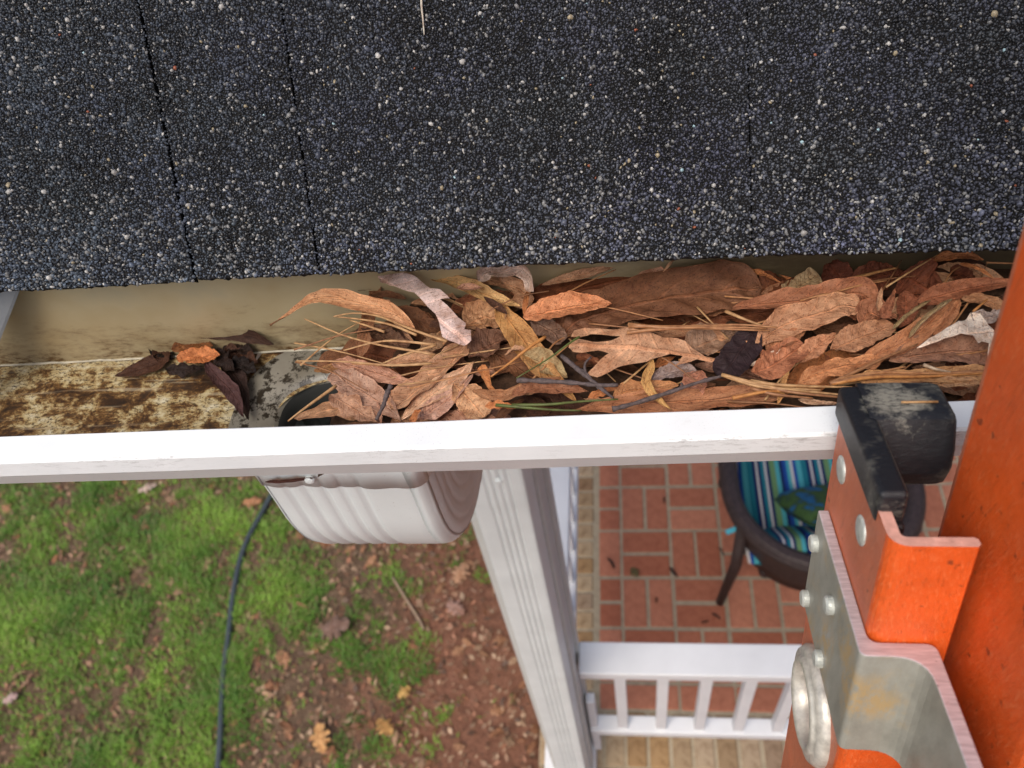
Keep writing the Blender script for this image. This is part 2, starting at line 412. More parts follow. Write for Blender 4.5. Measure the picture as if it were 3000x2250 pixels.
def bulk(name, V, loops, counts, mt, cols=None, cname='gc', parent=None, smooth=False):
    off = np.array(origin_of(parent)) if parent else np.zeros(3)
    me = bpy.data.meshes.new(name)
    me.vertices.add(len(V)); me.vertices.foreach_set('co', (V - off).astype(np.float32).reshape(-1))
    me.loops.add(len(loops)); me.loops.foreach_set('vertex_index', loops.astype(np.int32))
    st = np.concatenate([[0], np.cumsum(counts)[:-1]])
    me.polygons.add(len(counts)); me.polygons.foreach_set('loop_start', st.astype(np.int32))
    me.update(calc_edges=True); me.validate()
    if smooth: me.polygons.foreach_set('use_smooth', [True] * len(me.polygons))
    if cols is not None:
        at = me.attributes.new(cname, 'FLOAT_COLOR', 'POINT')
        at.data.foreach_set('color', np.concatenate([cols, np.ones((len(cols), 1))], 1).astype(np.float32).reshape(-1))
    me.materials.append(mt)
    return link(name, me, parent)
hue = np.array([fbm(x, y, 3.2, 9.0, 2) for x, y in pts[:, :2]])
t = np.clip(.5 + 1.1 * hue + .35 * (rng.random(n) - .5), 0, 1)[:, None]
gcol = (1 - t) * np.array([.060, .150, .022]) + t * np.array([.215, .36, .045])
dry = rng.random(n) < .13
gcol[dry] = np.array([.24, .18, .085]) * (.7 + .5 * rng.random(dry.sum()))[:, None]
m = N('grass_blade'); at = m.n('Attribute', attribute_name='gc')
M['grass'] = m.done(at.outputs['Color'], .55, .35)
m.b.inputs['Subsurface Weight'].default_value = 0
grass = bulk('grass', V, loops, np.tile([4, 3], n), M['grass'], np.repeat(gcol, 5, 0))
tag(grass, 'short green grass growing in patches on the lawn', 'grass', kind='stuff')

# --- porch floor: mortar slab with red basket-weave bricks and a tan header border
PX0, PX1, PY0, PY1 = -.365, 2.2, .785, 3.4
pf = MB(); pf.box(PX0 + .004, PX1, PY0 + .004, PY1, GZ - .12, -.0035)
floor = tag(pf.build('porch_floor', M['mortar']), 'red brick porch floor with tan brick edging', 'porch floor', kind='structure')
def brick_mesh(name, lx, ly, hz, mt, bev=.004):
    bm = bmesh.new(); bmesh.ops.create_cube(bm, size=1)
    for v in bm.verts: v.co = Vector((v.co.x * lx, v.co.y * ly, (v.co.z - .5) * hz))
    bmesh.ops.bevel(bm, geom=[e for e in bm.edges if any(abs(v.co.z) < 1e-5 for v in e.verts)], offset=bev, segments=1, affect='EDGES')
    me = bpy.data.meshes.new(name); bm.to_mesh(me); bm.free(); me.materials.append(mt); return me
bm_h = brick_mesh('brick_h', .1945, .0955, .03, M['brick']); bm_v = brick_mesh('brick_v', .0915, .2035, .03, M['brick'])
bm_c = brick_mesh('brick_c', .088, .097, .03, M['brick']); bm_cv = brick_mesh('brick_cv', .088, .205, .03, M['brick'])
bm_s = brick_mesh('brick_s', .198, .092, .03, M['brick'])
UX, UY = .2062, .2163
def put(name, me, x, y, z=0, rz=0, parent=floor):
    o = link(name, me, parent); o.location = (x + random.uniform(-.0012, .0012), y + random.uniform(-.0012, .0012), z + random.uniform(-.0015, .0008)); o.rotation_euler = (0, 0, rz + random.uniform(-.006, .006)); return o
for r in range(-2, 7):
    yc = 1.522 + (r + .5) * UY
    for c in range(0, 10):
        vert = (c + r) % 2 == 0        # c = 0 is the cut column by the border
        xc = -.046 + (c - .5) * UX
        if r == -2 and True: pass
        if c == 0:
            if vert: put('brick', bm_cv, -.0945, yc)
            else:
                for s in (-1, 1): put('brick', bm_c, -.0945, yc + s * UY / 4)
        elif vert:
            for s in (-1, 1): put('brick', bm_v, xc + s * UX / 4, yc)
        else:
            for s in (-1, 1): put('brick', bm_h, xc, yc + s * UY / 4)
for c in range(0, 10):                   # the cut row along the front border
    xc = -.046 + (c - .5) * UX
    if c: put('brick', bm_s, xc, 1.0385)
    else: put('brick', bm_c, -.0945, 1.0385)
bm_t = brick_mesh('border_brick_y', .196, .070, .05, M['tan'], .006); bm_tx = brick_mesh('border_brick_x', .070, .190, .05, M['tan'], .006)
for k in range(31): put('border_brick', bm_t, -.261, 1.02 + k * .0795, .002)
for k in range(31): put('border_brick', bm_tx, -.325 + k * .0805, .884, .002)
# rowlock faces under the border
bm_f = brick_mesh('face_brick', .205, .012, .062, M['tan'], .003); bm_fs = brick_mesh('face_brick_side', .012, .205, .062, M['tan'], .003)
for row in range(5):
    for k in range(10): put('face_brick', bm_f, -.26 + k * .215 - (row % 2) * .1, PY0 + .001, -.055 - row * .073)
    for k in range(8): put('face_brick', bm_fs, PX0 + .001, .89 + k * .215 + (row % 2) * .1, -.055 - row * .073)

# ------------------------------------------------------------------ column, railings
col = empty('porch_column', (-.226, .82, 0))
tag(col, 'square pale painted porch column behind the downspout', 'column')
cb = MB(); cb.box(-.288, -.166, .759, .881, 0, 2.62)
cb.build('shaft', M['column'], col, .002)
for (x0, x1, y0, y1) in ((-.296, -.262, .751, .762), (-.190, -.157, .751, .762), (-.168, -.157, .762, .785), (-.168, -.157, .857, .889), (-.296, -.285, .762, .889)):
    t_ = MB(); t_.box(x0, x1, y0, y1, .012, 2.6); t_.build('corner_board', M['column'], col, .0015)
t_ = MB(); t_.box(-.33, -.15, .735, .90, .003, .10); t_.build('base_trim', M['rail_white'], col, .004)
t_ = MB(); t_.box(-.32, -.14, .73, .91, 2.55, 2.66); t_.build('capital', M['rail_white'], col, .004)

def railing(name, A, B, label, nb, first, pitch):
    """A -> B horizontally; top rail, bottom rail, square balusters"""
    A = Vector((*A, 0)); B = Vector((*B, 0)); d = (B - A).normalized(); s = Vector((-d.y, d.x, 0)); L = (B - A).length
    e = empty(name, A); tag(e, label, 'railing')
    def bar(nm, l0, l1, hw, z0, z1, bev):
        b = MB(); c = [A + d * l + s * w + Vector((0, 0, z)) for z in (z0, z1) for l, w in ((l0, -hw), (l1, -hw), (l1, hw), (l0, hw))]
        b.hexa(c); return b.build(nm, M['rail_white'], e, bev)
    bar('top_rail', 0, L, .046, .905, .95, .005)
    bar('sub_rail', .001, L - .001, .019, .865, .907, .003)
    bar('bottom_rail', 0, L, .028, .296, .340, .005)
    for k in range(nb):
        l = first + k * pitch
        if l > L - .02: break
        bar('baluster', l - .0165, l + .0165, .0165, .335, .868, .002)
    return e
railing('front_railing', (-.157, .842), (1.9, .842), 'white front railing with square balusters across the porch edge', 20, .110, .1235)
railing('side_railing', (-.238, .889), (-.238, 3.3), 'white side railing running back from the porch column', 20, .10, .1235)
# little white mounting block under the front rail
t_ = MB(); t_.box(-.1568, -.130, .826, .8585, .07, .60); tb = t_.build('rail_bracket', M['rail_white'], bpy.data.objects['front_railing'], .004)

# ------------------------------------------------------------------ chair
def make_chair():
    c = np.array([.665, 1.60]); rot = 0.0
    root = empty('wicker_chair', (c[0], c[1], 0)); tag(root, 'dark brown wicker barrel armchair with striped cushion on the brick porch', 'chair')
    def P(x, y, z):
        return (c[0] + x * math.cos(rot) - y * math.sin(rot), c[1] + x * math.sin(rot) + y * math.cos(rot), z)
    W = .312
    def U(off=0, z=.6):
        pts = [(-W - off, .36 - .06 * k) for k in range(6)]
        pts += [(-(W + off) * math.cos(math.pi * k / 24), -(W + off) * math.sin(math.pi * k / 24)) for k in range(25)]
        pts += [(W + off, .06 + .06 * k) for k in range(6)]
        return [P(x, y, z - .06 * max(0, y)) for x, y in pts]
    top = U(0, .585)
    v, f_ = tube_geo(top, .034, 12); mesh('arm_rim', v, f_, M['wicker'], root, True)
    lo = U(-.035, .30)
    V = []; Fc = []
    for k, (a, b) in enumerate(zip(top, lo)):
        a = np.array(a); b = np.array(b)
        for s in (0, .34, .67, 1): V.append(a + (b - a) * s)
    for k in range(len(top) - 1):
        for s in range(3): Fc.append((k * 4 + s, k * 4 + s + 1, (k + 1) * 4 + s + 1, (k + 1) * 4 + s))
    sh = mesh('woven_shell', V, Fc, M['wicker'], root, True); so = sh.modifiers.new('s', 'SOLIDIFY'); so.thickness = .022
    b = MB(); b.hexa([P(x, y, z) for z in (.27, .32) for x, y in ((-.20, -.21), (.20, -.21), (.29, .33), (-.29, .33))]); b.build('seat_frame', M['wicker'], root, .015)
    for (x, y, sx, sy) in ((-.285, -.165, -.325, -.184), (.285, -.165, .325, -.184), (-.27, .33, -.27, .36), (.27, .33, .27, .36)):
        v, f_ = tube_geo([P(x, y, .58), P(x, y, .30), P(sx, sy, .0)], [.021, .021, .016], 10, (1, 0, 0)); mesh('leg', v, f_, M['wicker'], root, True)
    # cushions
    def cushion(nm, cx, cy, cz, lx, ly, h, tilt, mt, yaw=0):
        V = []; Fc = []; n = 14
        for sgn in (1, -1):
            for j in range(n + 1):
                for i in range(n + 1):
                    u = -1 + 2 * i / n; w = -1 + 2 * j / n
                    z = sgn * h * (max(0, 1 - abs(u) ** 4) * max(0, 1 - abs(w) ** 4)) ** .45
                    r = 1 - .05 * (u * u * w * w)
                    q = Vector((u * lx * r, w * ly * r, z)); q.rotate(Matrix.Rotation(yaw, 3, 'Z')); q.rotate(Matrix.Rotation(tilt, 3, 'X'))
                    V.append(P(cx + q.x, cy + q.y, cz + q.z))
        k = (n + 1) ** 2
        for s in (0, 1):
            for j in range(n):
                for i in range(n):
                    a = s * k + j * (n + 1) + i; q = (a, a + 1, a + n + 2, a + n + 1); Fc.append(q if s == 0 else q[::-1])
        o = mesh(nm, V, Fc, mt, root, True)
        uv = o.data.attributes.new('cu', 'FLOAT_VECTOR', 'POINT')
        for s in (0, 1):
            for j in range(n + 1):
                for i in range(n + 1): uv.data[s * k + j * (n + 1) + i].vector = (i / n, j / n, s)
        return o
    m = N('striped_cushion'); at = m.n('Attribute', attribute_name='cu'); sp = m.n('SeparateXYZ'); m.l(at.outputs['Vector'], sp.inputs[0])
    x = m.math('FRACT', m.math('MULTIPLY', sp.outputs[0], 2.6))
    NAVY, TEAL, AQUA, CREAM, GREEN, BLUE = (.008, .018, .085), (.012, .15, .19), (.07, .34, .37), (.55, .52, .48), (.13, .24, .10), (.012, .06, .27)
    st = [(0, CREAM), (.05, BLUE), (.11, AQUA), (.20, TEAL), (.30, NAVY), (.36, CREAM), (.40, NAVY), (.45, TEAL), (.52, CREAM), (.56, NAVY), (.62, GREEN), (.72, AQUA), (.80, NAVY), (.86, BLUE), (.93, AQUA)]
    M['cushion'] = m.done(m.ramp(x, st, 'CONSTANT'), .8, .2)
    m = N('pillow_print'); at = m.n('Attribute', attribute_name='cu'); mp = m.n('Mapping'); mp.inputs['Scale'].default_value = (3.2, 2.2, 1); mp.inputs['Rotation'].default_value = (0, 0, .6); m.l(at.outputs['Vector'], mp.inputs[0])
    a = m.noise(1.4, mp.outputs[0], 3, .5, .4)
    M['pillow'] = m.done(m.ramp(a, [(.34, (.012, .02, .012)), (.42, (.05, .10, .025)), (.49, (.03, .06, .03)), (.53, (.015, .09, .19)), (.68, (.02, .12, .24))]), .8, .2)
    cushion('seat_cushion', 0, .06, .375, .262, .27, .055, 0, M['cushion'])
    cushion('back_cushion', 0, -.165, .48, .225, .15, .045, R_(-52), M['cushion'])
    cushion('pillow', .03, -.05, .545, .16, .125, .045, R_(-40), M['pillow'], .35)
    v, f_ = tube_geo([P(-.30, -.14, .535), P(-.335, -.155, .535)], .010, 10); mesh('cap', v, f_, plain('cyan_dot', (.10, .50, .62), .4), root)  # small cyan dot at the top of the leg
make_chair()

# ------------------------------------------------------------------ roof
PITCH = R_(38)
RP0 = np.array([0, .2906, 3.28 - .2828]); RN = np.array([0, -math.sin(PITCH), math.cos(PITCH)]); RT = np.array([0, math.cos(PITCH), math.sin(PITCH)])
def onroof(px, py):
    r = ray(px, py); return CAM + r * ((RN @ (RP0 - CAM)) / (RN @ r))
def roof(x, s, h=0.0): return np.array([x, 0, 0]) + np.array([0, RP0[1], RP0[2]]) + RT * s + RN * h
ev = [(0, 853), (300, 838), (700, 812), (1100, 795), (1500, 775), (1900, 762), (2200, 748), (2600, 738), (2960, 730)]
ex, es = [], []
for q in ev:
    p = onroof(*q); ex.append(p[0]); es.append((p - RP0) @ RT)
ex = [-1.6] + ex + [1.8]; es = [es[0] - .004] + es + [es[-1] - .004]
def eave(x): return np.interp(x, ex, es) + .0009 * mnoise.noise(Vector((x * 160, 2.2, 0))) + .0005 * mnoise.noise(Vector((x * 520, 7.2, 0)))
rf = empty('porch_roof', (0, .34, 2.9))
tag(rf, 'porch roof of dark grey granule shingles above the gutter', 'roof')
RX0, RX1 = -1.6, 1.8
def slopebox(s0, s1, h0, h1): return [tuple(roof(x, s, h)) for h in (h0, h1) for x, s in ((RX0, s0), (RX1, s0), (RX1, s1), (RX0, s1))]
b = MB(); b.hexa(slopebox(.040, 1.15, -.024, -.009)); b.build('deck', plain('plywood', (.30, .22, .13), .8), rf)
b = MB(); b.box(RX0, RX1, .335, .355, 2.86, 2.995); b.build('fascia_board', M['rail_white'], rf)
b = MB(); b.box(RX0, RX1, .356, 1.19, 2.858, 2.872); b.build('soffit', M['rail_white'], rf)  # ceiling and deck cut short to let sky light onto the porch
b = MB(); b.box(RX0, RX1, .745, .895, 2.661, 2.857); b.build('beam', M['rail_white'], rf)
b = MB(); b.hexa(slopebox(.012, .10, -.0085, -.0068)); b.build('drip_edge', plain('drip_edge_metal', (.05, .045, .04), .5), rf)
b = MB(); b.hexa(slopebox(.0075, .20, -.0066, -.0045)); b.build('starter_strip', M['asphalt'], rf)
# shingles of the eave course: joints traced on the roof plane
TH = .0042
def joint(pb, pt):
    a = onroof(*pb); c = onroof(*pt); sa, sc = (a - RP0) @ RT, (c - RP0) @ RT
    return lambda s: a[0] + (c[0] - a[0]) * (s - sa) / (sc - sa)
J1 = joint((572, 812), (405, 0)); J2 = joint((934, 790), (822, 0)); J3 = joint((2204, 748), (2188, 0))
Lf = lambda s: -.405; Rt = lambda s: .28
COURSE = .168
pieces = [(Lf, J1, .0, .0010), (J1, J2, .0010, .0007), (J2, J3, .0007, .0004), (J3, Rt, .0004, 0)]
def pebble_mesh(name, P, nrm_t, size, cols, parent, tilt):
    """thousands of small stones pressed into the asphalt; one joined part"""
    n = len(P); k = 6
    an = rng.random(n) * 2 * np.pi; el = .48 + .5 * rng.random(n)
    ax = np.array([1., 0, 0]); ay = RT; az = RN
    ca, sa = np.cos(an), np.sin(an)
    jit = .78 + .44 * rng.random((n, k))
    rings = []
    for rr, hh in ((1.0, -.10), (.60, .42)):
        for q in range(k):
            th = 2 * np.pi * q / k
            u = np.cos(th) * rr * jit[:, q]; w = np.sin(th) * rr * el * jit[:, q]
            X = (u * ca - w * sa) * size * .5; Y = (u * sa + w * ca) * size * .5
            Hh = hh * size * .8 + tilt[:, 0] * X + tilt[:, 1] * Y
            rings.append(P + X[:, None] * ax + Y[:, None] * ay + Hh[:, None] * az)
    V = np.stack(rings, 1).reshape(-1, 3); nv = 2 * k
    i0 = np.arange(n) * nv; lp = []; cnt = []
    for r in range(1):
        for q in range(k):
            q2 = (q + 1) % k
            lp += [i0 + r * k + q, i0 + r * k + q2, i0 + (r + 1) * k + q2, i0 + (r + 1) * k + q]; cnt.append(4)
    lp += [i0 + k + q for q in range(k)]; cnt.append(k)
    return bulk(name, V, np.stack(lp, 1).reshape(-1), np.tile(cnt, n), M['granule'], np.repeat(cols, nv, 0), 'gc', parent, False)
def granule_colours(P, S):
    n = len(P); tint = np.array([mnoise.noise(Vector((p[0] * 16, s * 22, 4.0))) + .5 * mnoise.noise(Vector((p[0] * 55, s * 60, 9))) for p, s in zip(P, S)])
    bright = np.array([mnoise.noise(Vector((p[0] * 28, s * 30, 14.0))) for p, s in zip(P, S)])
    t = np.clip(.5 + .8 * tint, 0, 1)[:, None]
    base = (1 - t) * np.array([.036, .040, .040]) + t * np.array([.038, .040, .054])
    left = np.clip(-P[:, 0] / .3, 0, 1)[:, None]
    base = base * (1 - .5 * left) + np.array([.028, .042, .050]) * .5 * left
    v = .34 + 2.1 * rng.random(n) ** 2.2 + .55 * bright
    near = np.clip(1 - S / .055, 0, 1)                       # weathered, paler stones along the eave
    pale = rng.random(n)
    v = v * (1 + 1.9 * near * rng.random(n))
    c = base * v[:, None] * np.array([.70, .71, .79])
    g = pale < (.055 + .26 * near * rng.random(n)); c[g] = np.array([.15, .15, .145]) * (.6 + .9 * rng.random(g.sum()))[:, None]
    g = pale > .981 - .02 * near; c[g] = np.array([.36, .35, .325]) * (.6 + .7 * rng.random(g.sum()))[:, None]
    q = rng.random(n)
    c[q < .0004] = (.26, .08, .04); c[(q > .0012) & (q < .0017)] = (.32, .46, .50); c[(q > .002) & (q < .005)] = (.30, .25, .16)
    return np.clip(c, 0, .8)
for (A, B, ga, gb) in pieces:
    V = []; Fc = []; nn = 90; ss = [None, .004, .05, .10, COURSE + .06]
    for lay in (0, -TH):
        for j in range(5):
            for i in range(nn + 1):
                s_ = ss[j] if j else 0
                x0, x1 = A(s_ or 0) + ga, B(s_ or 0) - gb; x = x0 + (x1 - x0) * i / nn
                s0 = eave(x) + (0 if lay == 0 else .0009 * mnoise.noise(Vector((x * 300, 9, 9))))
                V.append(roof(x, s0 if j == 0 else max(s_, s0 + .002), lay))
    k = 5 * (nn + 1); w = nn + 1
    for j in range(4):
        for i in range(nn):
            a = j * w + i; Fc.append((a, a + 1, a + w + 1, a + w)); Fc.append((k + a, k + a + w, k + a + w + 1, k + a + 1))
    for i in range(nn): Fc.append((i, k + i, k + i + 1, i + 1)); a = 4 * w + i; Fc.append((a, a + 1, k + a + 1, k + a))
    for j in range(4): a = j * w; Fc.append((a, a + w, k + a + w, k + a)); a += nn; Fc.append((a, k + a, k + a + w, a + w))
    sh = mesh('shingle', V, Fc, M['asphalt'], rf)
    xa, xb = min(A(0), A(COURSE)) , max(B(0), B(COURSE))
    area = (xb - xa) * (COURSE + .01); n = int(area / 1.55e-6)
    # jittered grid so that the stones pack without clumping
    st = math.sqrt(1.55e-6); gx, gs = np.meshgrid(np.arange(xa, xb, st), np.arange(-.004, COURSE + .004, st)); gx = gx.ravel() + (rng.random(gx.size) - .5) * st * .95; gs = gs.ravel() + (rng.random(gs.size) - .5) * st * .95
    e = np.array([eave(x) for x in gx])
    la = A(0) + (A(1.0) - A(0)) * gs + ga; lb = B(0) + (B(1.0) - B(0)) * gs - gb
    jj = .0011 * rng.random(len(gx)) ** 1.5; ok = (gs > e - .0003) & (gx > la - jj) & (gx < lb + jj)
    gx, gs, e = gx[ok], gs[ok], e[ok]
    size = .00112 + .00135 * rng.random(len(gx)) ** 2.2; big = rng.random(len(gx)) < .05; size[big] *= 1.5
    P = np.stack([gx, np.zeros_like(gx), np.zeros_like(gx)], 1) + np.array([0, RP0[1], RP0[2]]) + gs[:, None] * RT + (rng.random(len(gx)) * .0005 + .0001)[:, None] * RN
    gr = pebble_mesh('granules', P, None, size, granule_colours(P, gs - e), sh, (rng.random((len(gx), 2)) - .5) * 1.3)
    gr['kind'] = 'stuff'
# the courses above the picture and the eave course beside it, plain
m = N('shingle_plain'); vo = m.n('TexVoronoi'); vo.inputs['Scale'].default_value = 620; m.l(m.coord(), vo.inputs['Vector'])
c = m.ramp(vo.outputs['Color'], [(.2, (.018, .019, .021)), (.7, (.05, .052, .056)), (.95, (.22, .21, .2))]); m.bump(vo.outputs['Distance'], .8, .001)
M['shingle'] = m.done(c, .75, .35)
def slab(x0, x1, s0, s1, h0, h1):
    b = MB(); b.hexa([tuple(roof(x, s, h)) for h0_ in (0,) for (s, h) in ((s0, h0), (s1, h1)) for x in (x0, x1)][0:0] + [tuple(roof(x0, s0, h0 - .004)), tuple(roof(x1, s0, h0 - .004)), tuple(roof(x1, s1, h1 - .004)), tuple(roof(x0, s1, h1 - .004)), tuple(roof(x0, s0, h0)), tuple(roof(x1, s0, h0)), tuple(roof(x1, s1, h1)), tuple(roof(x0, s1, h1))])
    return b.build('shingle', M['shingle'], rf)
for x0, x1 in ((RX0, -.9), (-.898, -.4065), (.2815, .9), (.902, RX1)): slab(x0, x1, -.002, .22, .0005, .0005)
for r in range(1, 7):
    for k in range(7):
        x0 = RX0 + k * .5 - (r % 3) * .12
        slab(max(RX0, x0), min(RX1, x0 + .498), COURSE + .004 + (r - 1) * .15, COURSE + .05 + r * .15, .0052, .0008)

# ------------------------------------------------------------------ gutter
GX0, GX1 = -1.55, 1.75
gt = empty('gutter', G(0, .05, -.067)); tag(gt, 'white eave gutter with stained trough clogged by brown leaves', 'gutter')
def extrude(name, prof, x0, x1, mt, thick=.0008, parent=gt, smooth=False, nx=60, wob=0):
    V = []; Fc = []; n = len(prof)
    for i in range(nx + 1):
        x = x0 + (x1 - x0) * i / nx
        for k, (v, w) in enumerate(prof):
            d = wob * mnoise.noise(Vector((x * 9, k * .3, 1.0)))
            V.append(G(x, v + d, w + d))
    for i in range(nx):
        for k in range(n - 1): Fc.append((i * n + k, i * n + k + 1, (i + 1) * n + k + 1, (i + 1) * n + k))
    o = mesh(name, V, Fc, mt, parent, smooth)
    if thick: s = o.modifiers.new('s', 'SOLIDIFY'); s.thickness = thick; s.offset = 0
    return o
LF = -.0150; VB = .105; WF = -.067
# rolled lip and ogee front
front = [(.0004, -.011), (0, -.0015), (-.0012, 0), (LF + .0012, 0), (LF, -.0012), (LF - .0004, -.0108), (LF + .0006, -.0126), (LF + .0076, -.0305), (LF + .0150, -.039), (LF + .023, -.047), (LF + .030, -.055), (LF + .034, WF - .001)]
extrude('front_lip', front, GX0, GX1, M['white'], .0009, nx=200, wob=.0004)
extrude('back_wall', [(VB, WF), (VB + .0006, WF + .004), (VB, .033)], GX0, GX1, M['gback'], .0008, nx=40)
# the floor has a real hole for the outlet
OX, OV, ORX, ORV = -.153, .0545, .045, .0265
f0 = LF + .033
extrude('trough_floor', [(f0, WF), (VB, WF)], GX0, OX - .07, M['gfloor'], .0008, nx=20)
extrude('trough_floor', [(f0, WF), (VB, WF)], OX + .07, GX1, M['gfloor'], .0008, nx=20)
V = []; Fc = []; n = 48
for k in range(n):
    a = 2 * math.pi * k / n; c, s = math.cos(a), math.sin(a)
    # rectangle point in direction a
    dx, dv = .07, None
    cx, cv = OX, OV
    tx = .07 / abs(c) if abs(c) > 1e-6 else 9; ty = ((VB - cv) if s > 0 else (cv - f0)) / abs(s) if abs(s) > 1e-6 else 9
    t_ = min(tx, ty)
    V.append(G(cx + c * t_, cv + s * t_, WF)); V.append(G(cx + c * ORX * 1.06, min(cv + s * ORV * 1.05, VB - .004), WF - .0005))
for k in range(n): k2 = (k + 1) % n; Fc.append((2 * k, 2 * k2, 2 * k2 + 1, 2 * k + 1))
mesh('trough_floor', V, Fc, M['gfloor'], gt)
# drop outlet: flat flange over the floor, rolled rim and throat
V = []; Fc = []
rings = [(1.62, .0010, 2.2), (1.28, .0014, 1.3), (1.08, .0010, 1.06), (1.0, -.0025, 1.0), (.95, -.006, .93), (.90, -.014, .86)]
for (kx, w, kv) in rings:
    for k in range(n):
        a = 2 * math.pi * k / n; c, s = math.cos(a), math.sin(a)
        ex_ = abs(c) ** .75 * math.copysign(1, c); sv = abs(s) ** .75 * math.copysign(1, s)
        v = min(max(OV + sv * ORV * kv, f0 + .001), VB - .002)
        V.append(G(OX + ex_ * ORX * kx, v, WF + w))
for r in range(len(rings) - 1):
    for k in range(n): k2 = (k + 1) % n; Fc.append((r * n + k, r * n + k2, (r + 1) * n + k2, (r + 1) * n + k))
o = mesh('outlet', V, Fc, M['outlet'], gt, True); o.data.materials.append(M['dark_in'])
for p in o.data.polygons:
    if p.index >= 3 * n: p.material_index = 1
# bead of old sealant along the back corner by the outlet
V, Fc = tube_geo([G(x, VB - .0022 + .0009 * mnoise.noise(Vector((x * 90, 0, 0))), WF + .0012) for x in np.linspace(-.6, -.11, 60)], .0007, 6)
mesh('sealant_bead', V, Fc, plain('sealant', (.50, .46, .36), .6, .5, 90, .5), gt, True)
# hanger strap at the left edge of the picture
p1 = np.array([-.322, .313, 2.990]); p2 = np.array([-.366, .300, 2.942]); p3 = np.array([-.44, GY0 - .006, 2.968])
V = []; Fc = []
for p in (p1, p2, p3): V += [p + (-.028, 0, 0), p, p + (0, 0, .0022), p + (-.028, 0, .0022)]
for i in (0, 4): Fc += [(i, i + 1, i + 5, i + 4), (i + 1, i + 2, i + 6, i + 5), (i + 2, i + 3, i + 7, i + 6), (i + 3, i, i + 4, i + 7)]
mesh('hanger_strap', V, Fc, M['strap'], gt)

# ------------------------------------------------------------------ downspout
def spout_profile(wx, wy, nr=5, nr2=4, depth=.0028, n=240, t0=.12, t1=.88, r=.010):
    """rounded rectangle with rolled ribs; returns (u, v) around"""
    out = []
    for k in range(n):
        s = k / n * 4; side = int(s); t = s - side
        hx, hy = wx / 2, wy / 2
        if side == 0: u, v, nu, nv, c = -hx + wx * t, -hy, 0, 1, nr
        elif side == 1: u, v, nu, nv, c = hx, -hy + wy * t, -1, 0, nr2
        elif side == 2: u, v, nu, nv, c = hx - wx * t, hy, 0, -1, nr
        else: u, v, nu, nv, c = -hx, hy - wy * t, 1, 0, nr2
        a0, a1 = (t0, t1) if side == 0 else (.15, .85)
        d = depth * (1 if side == 0 else .38) * (.5 - .5 * math.cos(2 * math.pi * (t - a0) / (a1 - a0) * c)) ** 3 if a0 < t < a1 else 0
        # round the corners
        q = min(t * (wx if side % 2 == 0 else wy), (1 - t) * (wx if side % 2 == 0 else wy))
        if q < r: d += (r - math.sqrt(max(0, r * r - (r - q) ** 2))) * .75
        out.append((u + nu * d, v + nv * d))
    return out
def sweep(name, path, prof, mt, parent, wrinkle=None, scale=None):
    P, T = frames(path); n = len(prof); V = []; Fc = []
    for i, (p, t) in enumerate(zip(P, T)):
        s = Vector((1, 0, 0)); s = (s - t * s.dot(t)).normalized(); w = s.cross(t).normalized()
        if w.y < 0: w = -w
        k = scale[i] if scale else 1
        for j, (u, v) in enumerate(prof):
            g = wrinkle(i / (len(P) - 1), j / n) if wrinkle else 0
            V.append(p + s * (u * (k + g)) + w * (v * (k + g)))
    for i in range(len(P) - 1):
        for j in range(n): j2 = (j + 1) % n; Fc.append((i * n + j, i * n + j2, (i + 1) * n + j2, (i + 1) * n + j))
    o = mesh(name, V, Fc, mt, parent, True); return o
ds = empty('downspout', (-.207, .70, GZ)); tag(ds, 'pale grey ribbed downspout with elbow dropping from gutter to the porch column', 'downspout')
EX, EY, EZ = -.1660, .283, 2.892      # elbow centre line at its top
el = [(EX, EY, EZ + .0125), (EX, EY, EZ - .012), (EX, EY, EZ - .035), (EX, EY, EZ - .053)]
th = 0
R0 = .080
for k in range(0, 13):
    a = R_(76) * k / 12
    el.append((EX - .000 * k, EY + R0 * (1 - math.cos(a)), EZ - .060 - R0 * math.sin(a)))
dirx = Vector((0, math.sin(R_(76)), -math.cos(R_(76))))
end = Vector(el[-1])
el += [tuple(end + dirx * .03), tuple(end + dirx * .06)]
def wr(t, s):
    side = 1 if .25 <= s < .5 else 0        # creases pressed into the narrow right-hand side
    return (.012 * math.sin(t * 46 + s * 60) * math.sin(math.pi * min(1, max(0, (s - .25) / .25))) if side else 0) + .004 * mnoise.noise(Vector((t * 9, s * 14, 0)))
prof = spout_profile(.105, .078, 5, 5, .0022, 240, .14, .66, .016)
sweep('elbow', el, prof, M['spout'], ds, wr)
p0 = Vector(el[-2]); q0 = Vector((-.205, .640, 2.700)); top = Vector((-.208, .712, 2.60))
sweep('offset_pipe', [tuple(p0.lerp(q0, k / 6)) for k in range(7)], [(u * .9, v * .97) for u, v in prof], M['spout'], ds)
l2 = [tuple(p0.lerp(q0, .96)), (-.2055, .668, 2.690), (-.206, .690, 2.672), (-.207, .705, 2.645), tuple(top), tuple(top + Vector((0, 0, -.05)))]
prof2 = spout_profile(.094, .074, 4, 2, .0042, 240, .30, .80, .007)
sweep('lower_elbow', l2, [(u * 1.04, v * 1.04) for u, v in prof2], M['spout'], ds)
sweep('pipe', [(-.208 - .006 * k / 8, .712, 2.58 + (GZ + .05 - 2.58) * k / 8) for k in range(9)], prof2, M['spout'], ds)
sweep('pipe_collar', [(-.2095, .712, 2.30), (-.2095, .712, 2.2), (-.2095, .712, 2.085)], [(u * 1.035, v * 1.035) for u, v in prof2], M['spout'], ds)
